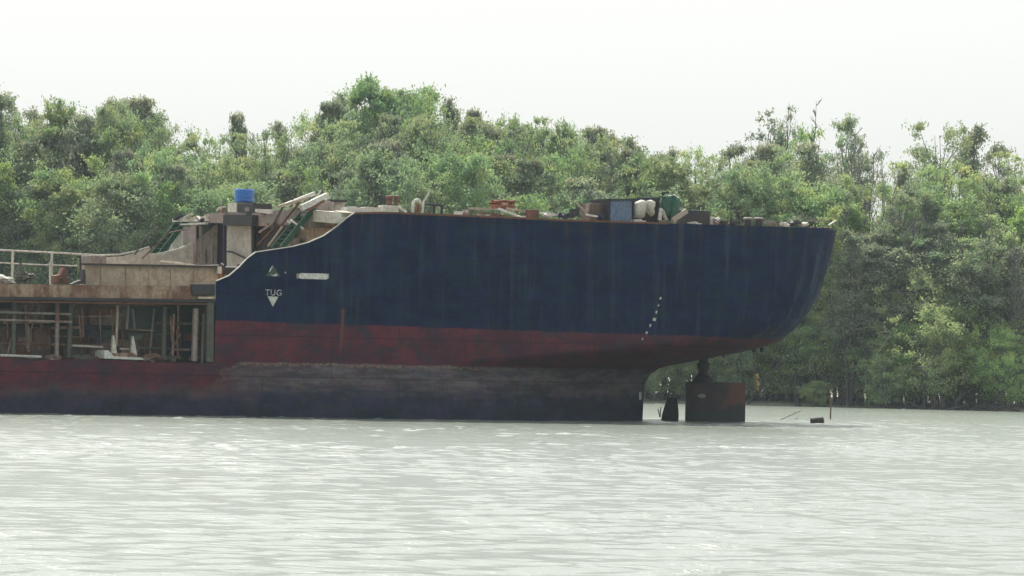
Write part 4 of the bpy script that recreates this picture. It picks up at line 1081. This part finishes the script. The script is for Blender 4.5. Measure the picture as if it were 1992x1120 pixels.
def make_proto(key, H, wid, base, ncl, per, size, mat, seed, rr=(.5, 1.0), shape='round', twig=10, barkm='bark', stems=1):
    rg = random.Random(seed); mb = MB(); cl = []
    heads = []
    for s_ in range(stems):
        ox = rg.uniform(-.12, .12) * wid * (stems > 1); oy = rg.uniform(-.12, .12) * wid * (stems > 1)
        tx = ox * 3 + rg.uniform(-.06, .06) * H
        P = wood(mb, (ox, oy, -.4), (tx, oy * 2, H * .93), .012 * H, .02, rg, 7, .035)
        heads.append(P)
    for i in range(ncl):
        t = i / ncl if ncl < 6 else rg.random()
        zz_ = base + (1 - base) * (t ** .8)
        if shape == 'round': wr = math.sqrt(max(.03, 1 - ((zz_ - (base + 1) / 2) / ((1 - base) / 2)) ** 2)) * .9 + .1
        elif shape == 'cone': wr = 1.08 - .85 * (zz_ - base) / (1 - base)
        else: wr = .55 + .45 * math.sin(zz_ * 9 + seed)
        a = rg.uniform(0, 6.28); r = wid / 2 * wr * math.sqrt(rg.uniform(.05, 1.0))
        P = rg.choice(heads); tp = P[min(len(P) - 1, max(0, int(zz_ * .9 * (len(P) - 1))))]
        c = Vector((tp.x + r * math.cos(a), tp.y + r * math.sin(a), zz_ * H * .965))
        cr = rg.uniform(*rr) * (1.1 - .45 * zz_)
        if zz_ > .93: cr *= .8
        cl.append((c.x, c.y, c.z, cr))
        st = Vector((tp.x, tp.y, max(.3, min(tp.z, c.z - r * .5 - .1))))
        if i % 2 == 0 or ncl < 40:
            wood(mb, st, c, .003 * H + .01, .012, rg, 3, .10)
    for i in range(twig):   # bare twigs beyond the leaves
        c = Vector(cl[rg.randrange(len(cl))][:3]); e = Vector((rg.uniform(-.6, .6), rg.uniform(-.6, .6), rg.uniform(.3, 1.3)))
        wood(mb, c, c + e * rg.uniform(.6, 1.3), .022, .008, rg, 2, .1)
    wm_ = bpy.data.meshes.new('trunk'); wm_.from_pydata([tuple(v) for v in mb.v], [], mb.f); wm_.materials.append(MATS[barkm]); wm_.shade_smooth()
    cm = leaf_mesh('crown', np.array(cl), per, size, seed, mat) if per else None
    PROTO[key] = (wm_, cm, H)
make_proto('dense0', 20, 7.0, .22, 120, 190, 0.283, 'leaf_green', 1, (.9, 1.8))
make_proto('dense1', 20, 6.0, .25, 120, 190, 0.283, 'leaf_dusky', 2, (.9, 1.7))
make_proto('dense2', 20, 8.0, .20, 130, 190, 0.283, 'leaf_green', 3, (.9, 1.8), 'round', 12, 'bark', 2)
make_proto('airy0', 20, 4.8, .25, 115, 115, 0.260, 'leaf_dusky', 4, (.8, 1.6), 'cone', 14)
make_proto('airy1', 20, 6.0, .25, 125, 110, 0.260, 'leaf_green', 5, (.8, 1.7), 'wavy', 18, 'bark', 2)
make_proto('airy2', 20, 4.8, .25, 105, 115, 0.260, 'leaf_dusky', 6, (.8, 1.6), 'round', 14)
make_proto('slim0', 20, 4.0, .15, 95, 96, 0.260, 'leaf_bright', 7, (.8, 1.5), 'cone', 10)
make_proto('slim1', 20, 4.6, .12, 95, 96, 0.260, 'leaf_green', 8, (.8, 1.5), 'round', 10, 'bark', 2)
make_proto('bush0', 10, 7.0, 0.14, 90, 125, 0.236, 'leaf_bright', 9, (.7, 1.5), 'round', 16, 'bark', 3)
make_proto('bush1', 10, 6.5, 0.15, 85, 125, 0.236, 'leaf_green', 10, (.7, 1.4), 'round', 18, 'bark', 4)
make_proto('bush2', 8, 7.5, 0.13, 90, 111, 0.224, 'leaf_bright', 11, (.6, 1.3), 'round', 18, 'bark', 4)
make_proto('thin0', 20, 3.0, .45, 44, 50, 0.236, 'leaf_dusky', 12, (.6, 1.2), 'wavy', 22, 'bark')
make_proto('thin1', 20, 4.8, .40, 50, 36, 0.236, 'leaf_dusky', 13, (.6, 1.2), 'wavy', 36, 'bark_pale', 2)
USED = {}
def tree(key, loc, h, wscale, label, group=None, rot=None, cat='tree', name=None):
    wm_, cm, H = PROTO[key]; rg = random.Random(int(loc[0] * 31 + loc[1] * 7))
    e = bpy.data.objects.new(name or {'dense': 'mangrove_tree', 'airy': 'mangrove_tree', 'slim': 'mangrove_tree', 'bush': 'mangrove_bush', 'thin': 'mangrove_tree'}[key[:-1]], None)
    COL.objects.link(e); e.location = loc; e.rotation_euler = (rg.uniform(-.03, .03), rg.uniform(-.03, .03), rg.uniform(0, 6.28) if rot is None else rot)
    sc_ = h / H; e.scale = (wscale, wscale, sc_)
    t = bpy.data.objects.new('trunk', wm_); COL.objects.link(t); t.parent = e
    if cm: c = bpy.data.objects.new('crown', cm); COL.objects.link(c); c.parent = e
    tag(e, label, cat, group); return e
def gz(x, y): return max(0, min(.9, (y - shore(max(-80, min(80, x)))) * .05))
def by_px(key, px, py, D, ws, label, group, **kw):
    t = at(px, py, D); return tree(key, (t.x, t.y, gz(t.x, t.y) - .1), t.z + .1, ws, label, group, **kw)
SG = 'trees that make the skyline of the forest'
SKY = [(5, 150, 'airy0', .85, 'tall airy tree at the far left end of the skyline'), (62, 212, 'airy2', .8, 'lower thin tree in the notch beside the far left tall tree'),
 (125, 190, 'dense0', .8, 'first rounded green tree of the left clump on the skyline'), (190, 184, 'dense1', .8, 'pointed middle tree of the left clump on the skyline'), (238, 192, 'dense2', .6, 'narrow tree tucked left of the big dark left crown'), (278, 180, 'dense1', .95, 'big dark tree ending the left clump before the low gap'),
 (325, 232, 'airy1', .6, 'short tree on the slope falling to the low skyline gap'), (372, 268, 'airy2', .75, 'lowest thin tree in the left skyline gap'), (420, 250, 'airy1', .8, 'spreading thin tree left of the one with a round head'),
 (487, 214, 'dense1', .62, 'tree with a small round dark head above the blue drum'), (540, 230, 'airy0', .8, 'pointed tree between the round head and the tall centre group'), (598, 214, 'airy1', .8, 'open tree at the left foot of the highest group'),
 (650, 190, 'dense1', .8, 'dark tree stepping up to the highest crown'), (722, 150, 'dense0', .95, 'highest broad crown of the whole forest'), (765, 162, 'dense2', .8, 'second broad crown just right of the highest one'), (815, 168, 'airy1', .85, 'open crown right of the two highest broad crowns'),
 (866, 184, 'airy0', .7, 'separate slim tree with two tufts right of the highest group'), (903, 205, 'dense1', .5, 'narrow dark tree at the right edge of the highest group'), (948, 240, 'airy2', .85, 'airy tree in the dip above the rust orange coil'),
 (998, 218, 'airy1', .75, 'light airy tree right above the rust orange coil'), (1052, 246, 'airy2', .7, 'small airy tree above the crate and planks'), (1108, 238, 'dense0', .65, 'round small crown left of the dusky broad crown'),
 (1168, 238, 'dense1', .9, 'dusky broad crown above the blue grey tank'), (1240, 262, 'airy0', .85, 'sloping airy tree above the white sacks'), (1300, 290, 'airy2', .7, 'low tree in the skyline gap above the tall davit post'),
 (1357, 283, 'airy1', .8, 'dark feathery tree above the black box'), (1420, 280, 'airy2', .85, 'feathery tree left of the tall thin leafed trees'), (1484, 202, 'thin0', 1.0, 'tall thin leafed tree first in the sparse group'),
 (1535, 196, 'thin0', .7, 'very slender tree with a small tuft at its tip'), (1510, 250, 'airy0', .6, 'shorter leafy tree between the slender ones'), (1570, 240, 'airy1', .8, 'grey leafy tree around the bare spike'), (1634, 226, 'airy2', .85, 'rounded airy tree right of the bare spike'),
 (1672, 262, 'thin1', .9, 'nearly leafless forked tree with pale limbs'), (1712, 285, 'thin1', .7, 'thin leafless tree on the slope right of the forked one'), (1752, 318, 'airy0', .6, 'lowest tree of the right skyline dip'),
 (1788, 285, 'airy2', .75, 'small airy tree left of the right twin crowns'), (1832, 233, 'airy1', .9, 'left one of the tall twin crowns at right'), (1896, 236, 'airy0', .95, 'right one of the tall twin crowns at right'), (1945, 280, 'airy2', .8, 'airy tree right of the twin crowns'), (1990, 286, 'airy1', .8, 'last airy tree at the right end of the skyline')]
for i, (px, py, key, ws, lb) in enumerate(SKY):
    by_px(key, px, py + 13, 338 + (i * 7) % 13, ws, lb, SG)
# bare spike
def bare(px, py0, py, D, lb, seed, spread=1.0, lean=0):
    rg = random.Random(seed); t = at(px, py, D); b = at(px + lean, 700, D); mb = MB()
    P = wood(mb, (b.x, b.y, .3), tuple(t), .17 if seed < 9 else .085, .015, rg, 9, .035 if seed == 2 else .02 if seed < 9 else .012)
    for i in range(46):
        j = rg.randrange(3, len(P) - 1); c = P[j].lerp(P[j + 1], rg.random()); L = rg.uniform(.6, 2.6) * spread * (1.2 - j / len(P))
        e = Vector((rg.choice((-1, 1)) * rg.uniform(.3, .8), rg.uniform(-.6, .6), rg.uniform(.6, 1.1))).normalized() * L
        Q = wood(mb, c, c + e, .045, .012, rg, 3, .12)
        for u in range(3):
            e2 = Vector((rg.uniform(-.6, .6), rg.uniform(-.4, .4), rg.uniform(.3, .9))) * L * .35; wood(mb, Q[rg.randrange(1, 4)], Q[rg.randrange(1, 4)] + e2, .018, .007, rg, 2, .1)
    return thing1('bare_tree', mb, 'bark_pale' if seed % 2 else 'bark', lb, 'tree', 'leafless trees', frame='world', anchor=(b.x, b.y, .2))
bare(1588, 500, 196, 333, 'leafless spike rising highest in the sparse group', 2, 1.0)
bare(1664, 500, 250, 331, 'pale leafless tree forking widely above the stern', 3, 1.5)
bare(1700, 500, 300, 328, 'dark slanting leafless tree beyond the stern', 4, 1.1, -40)
bare(1535, 500, 200, 336, 'leafless stem inside the slender tufted tree', 6, .5)
bare(1625, 500, 420, 322, 'grey leafless tree standing right behind the stern end', 5, 1.4)
bare(1760, 600, 450, 318, 'grey leafless tree above the bright shore bushes', 7, 1.3, 25)
for x_, y0_, y1_, D_, lb_, sd_, sp_, ln_ in ((1490, 300, 640, 319, 'slim grey bare sapling beyond the stern edge', 9, .8, 8), (1648, 380, 760, 312, 'pale bare sapling first right of the stern', 11, .9, -14), (1682, 430, 770, 311, 'slanting bare sapling second right of the stern', 13, 1.0, -40),
        (1737, 380, 700, 313, 'grey bare sapling behind the bright hanging bush', 15, .9, 12), (1780, 420, 740, 309, 'thin bare sapling left of the broad yellow green bush', 17, .8, -10), (1868, 430, 760, 307, 'grey bare sapling over the leaning trunk', 19, 1.0, 16), (1925, 360, 740, 306, 'pale bare sapling over the level dark branch', 21, 1.1, -22), (1972, 450, 770, 304, 'pale bare sapling at the far right edge', 23, .9, 10), (1030, 270, 640, 335, 'bare grey stem rising over the rusty box', 25, .8, 5)):
    bare(x_, 0, y0_, D_ + 7, lb_, sd_ + 1, sp_, ln_)
# filler rows
skx = [p[0] for p in SKY]; order = np.argsort(skx); skx = np.array(skx)[order]; sky_y = np.array([p[1] for p in SKY])[order]
rgf = random.Random(21)
FG = {'dense': 'bushy mangroves in the forest mass', 'slim': 'slender mangroves in the forest mass', 'airy': 'thin crowned mangroves in the forest mass'}
rowsF = [(332, 50, 42, ['dense0', 'slim1', 'dense1', 'airy1']), (327, 95, 50, ['slim0', 'dense2', 'slim1', 'dense1']), (322, 150, 52, ['slim0', 'slim1', 'dense0', 'airy2']), (344, 90, 46, ['dense1', 'dense2', 'dense0']), (349, 26, 46, ['dense1', 'airy0', 'airy2', 'dense0'])]
LB = {'dense': 'bushy green mangrove tree inside the forest mass on the far bank', 'slim': 'slender light green mangrove tree inside the forest mass', 'airy': 'thin crowned dusky mangrove tree inside the forest mass'}
for D, drop, step, keys in rowsF:
    x = -60 + rgf.uniform(0, step)
    while x < 2060:
        ys_ = float(np.interp(x, skx, sky_y)); sm_ = max(ys_, float(np.mean([np.interp(x + q, skx, sky_y) for q in (-40, 0, 40)])))
        py = sm_ + drop + rgf.uniform(-22, 40)
        key = rgf.choice(keys)
        if D == 349 and (x > 1320 or 320 < x < 640): x += step; continue
        if x > 1650 and D == 344: x += step; continue
        if x > 1630: py += 35; key = rgf.choice(['airy0', 'airy1', 'airy2', 'slim1', 'slim0'])
        DD = D + rgf.uniform(-2.5, 2.5)
        wx = at(x, 700, DD).x
        DD += shore(max(-80, min(80, wx))) - 316
        by_px(key, x, py, DD, rgf.uniform(.7, 1.05), LB[key[:-1]], FG[key[:-1]])
        x += step * rgf.uniform(.75, 1.25)
# lower trees near the shore, seen at the right and through the stern gap
x = 1180
BL = {'bush0': 'bright green bushy mangrove on the shoreline beyond the stern', 'bush1': 'mid green many stemmed mangrove on the shoreline', 'bush2': 'low light green mangrove bush at the water edge'}
SH = []
while x < 2060:
    for dd, ylo, keys in ((4, 640, ['bush2', 'bush1']), (6.5, 560, ['bush0', 'bush1']), (9, 470, ['bush0', 'bush1', 'slim0']), (12.5, 385, ['slim1', 'slim0', 'airy2'])):
        px = x + rgf.uniform(-25, 25); t = at(px, 700, 316); DD = shore(max(-80, min(80, t.x))) + dd + rgf.uniform(-1, 1)
        key = rgf.choice(keys); by_px(key, px, ylo + rgf.uniform(-40, 50), DD, rgf.uniform(.6, .95), BL.get(key, LB.get(key[:-1])), FG.get(key[:-1], 'mangroves along the shoreline'))
    x += 68
# undergrowth between the trunks (uncountable)
cl = []
rgu = np.random.RandomState(8)
for i in range(1500):
    x_ = rgu.uniform(-60, 60); dd = rgu.uniform(6, 26) if i < 900 else rgu.uniform(26, 42); y_ = 316 - .16 * x_ + dd
    cl.append((x_, y_, rgu.uniform(.3, 5.5) if dd > 9 else rgu.uniform(.2, 2.0), rgu.uniform(.5, 1.3)))
um = leaf_mesh('undergrowth', np.array(cl), 42, .30, 77, 'leaf_dusky')
uo = bpy.data.objects.new('undergrowth', um); COL.objects.link(uo); tag(uo, 'tangled leafy undergrowth between the mangrove trunks', 'undergrowth', kind='stuff')
# fallen branches and roots at the water edge
def driftwood(pts, r, lb, seed, m='wet_bark'):
    rg = random.Random(seed); P = []
    for x, y, dd in pts:
        D = shore(max(-80, min(80, at(x, 700, 316).x))) + (dd * 1.2 + (3.5 if dd > 0 else 0)); P.append(at(x, y, D))
    mb = MB(); mb.tube(P, [r * (1 - .6 * i / (len(P) - 1)) for i in range(len(P))], 7)
    for i in range(5):
        c = P[rg.randrange(1, len(P))]; wood(mb, c, c + Vector((rg.uniform(-1.2, 1.2), rg.uniform(-.4, .4), rg.uniform(-.1, .7))), .05, .015, rg, 3, .15)
    thing1('fallen_branch', mb, m, lb, 'branch', 'dark branches lying at the water edge', frame='world')
driftwood([(1862, 797, -1), (1830, 799, -1.4), (1800, 797, -1.8), (1774, 786, -2)], .17, 'dark fallen branch reaching left over the water', 1)
driftwood([(1862, 797, -1), (1858, 784, -1), (1870, 770, -.8), (1866, 740, 1), (1880, 700, 2)], .24, 'thick leaning trunk rising from the right bank bushes', 2)
driftwood([(1890, 799, -1), (1905, 789, -1), (1940, 791, -1.2), (1992, 789, -1.4), (2040, 786, -1)], .17, 'long dark branch lying level at the right edge', 3)
driftwood([(1898, 789, -1), (1925, 796, -1.5), (1945, 801, -2)], .12, 'short dark branch dipping into the water at right', 4)
driftwood([(1835, 796, -1), (1832, 770, -.6), (1828, 740, 1), (1820, 700, 2)], .2, 'dark upright trunk left of the leaning one on the right bank', 5)
driftwood([(1900, 797, -1), (1925, 760, .5), (1955, 700, 2), (1975, 640, 3)], .12, 'slim trunk slanting right from the right bank', 6)
driftwood([(1552, 790, -.5), (1548, 760, -.3), (1546, 700, 1), (1560, 640, 3)], .26, 'dark upright trunk behind the stern waterline', 7)
driftwood([(1455, 786, -.5), (1475, 755, -.5), (1510, 715, -.3), (1545, 690, 1), (1600, 640, 4)], .11, 'slanting branch right of the rudder', 8)
driftwood([(1655, 790, -.3), (1658, 740, -.3), (1668, 690, 1), (1690, 620, 4)], .2, 'grey trunk between stern and bright bush', 9)
driftwood([(1695, 700, -1), (1712, 682, -1), (1725, 660, -1), (1735, 645, -1)], .07, 'pale dead branch above the bright bush', 10, 'bark_pale')
driftwood([(1985, 800, -2), (1960, 792, -2), (1930, 794, -1.5), (1912, 785, -1)], .11, 'low crooked branch in front of the level branch at right', 11)
driftwood([(1848, 797, -1.4), (1870, 792, -1.5), (1893, 798, -1.5)], .2, 'dark root arch between the leaning trunk and level branch', 12)
driftwood([(1740, 795, -1), (1762, 791, -1), (1785, 793, -1)], .10, 'half sunk root below the bright bush', 13)
driftwood([(1600, 790, -.5), (1622, 785, -.5), (1640, 789, -.5)], .09, 'low root at the bank behind the stake', 14)
for px, py, dd, ws, lb in ((1722, 690, -.5, .62, 'bright yellow green bush hanging over the water right of the stern'), (1815, 590, .5, .8, 'broad yellow green bush in the middle of the right bank'), (1950, 640, .5, .75, 'green bush over the level dark branch at the right edge'), (1590, 740, 0, .4, 'low olive bush behind the stake')):
    x_ = at(px, 700, 316).x; by_px('bush2' if py > 600 else 'bush0', px, py, shore(x_) + dd, ws, lb, None)

# ------------------------------------------------------------------ haze (sky lies outside)
mb = MB(); mb.box((-260, -30, -2.5), (260, 420, 60))
hm = bpy.data.materials.new('haze_air'); hm.use_nodes = True; ht = hm.node_tree; ht.nodes.clear()
ho = ht.nodes.new('ShaderNodeOutputMaterial'); pv = ht.nodes.new('ShaderNodeVolumePrincipled')
pv.inputs['Color'].default_value = (.78, .90, 1.0, 1); pv.inputs['Density'].default_value = .00010; pv.inputs['Anisotropy'].default_value = .3
ht.links.new(pv.outputs[0], ho.inputs['Volume'])
MATS['haze_air'] = hm
hz = link('haze', mb, 'haze_air', None, (0, 0, 0), frame='world'); tag(hz, 'thin bright haze over the river', 'haze', kind='stuff')
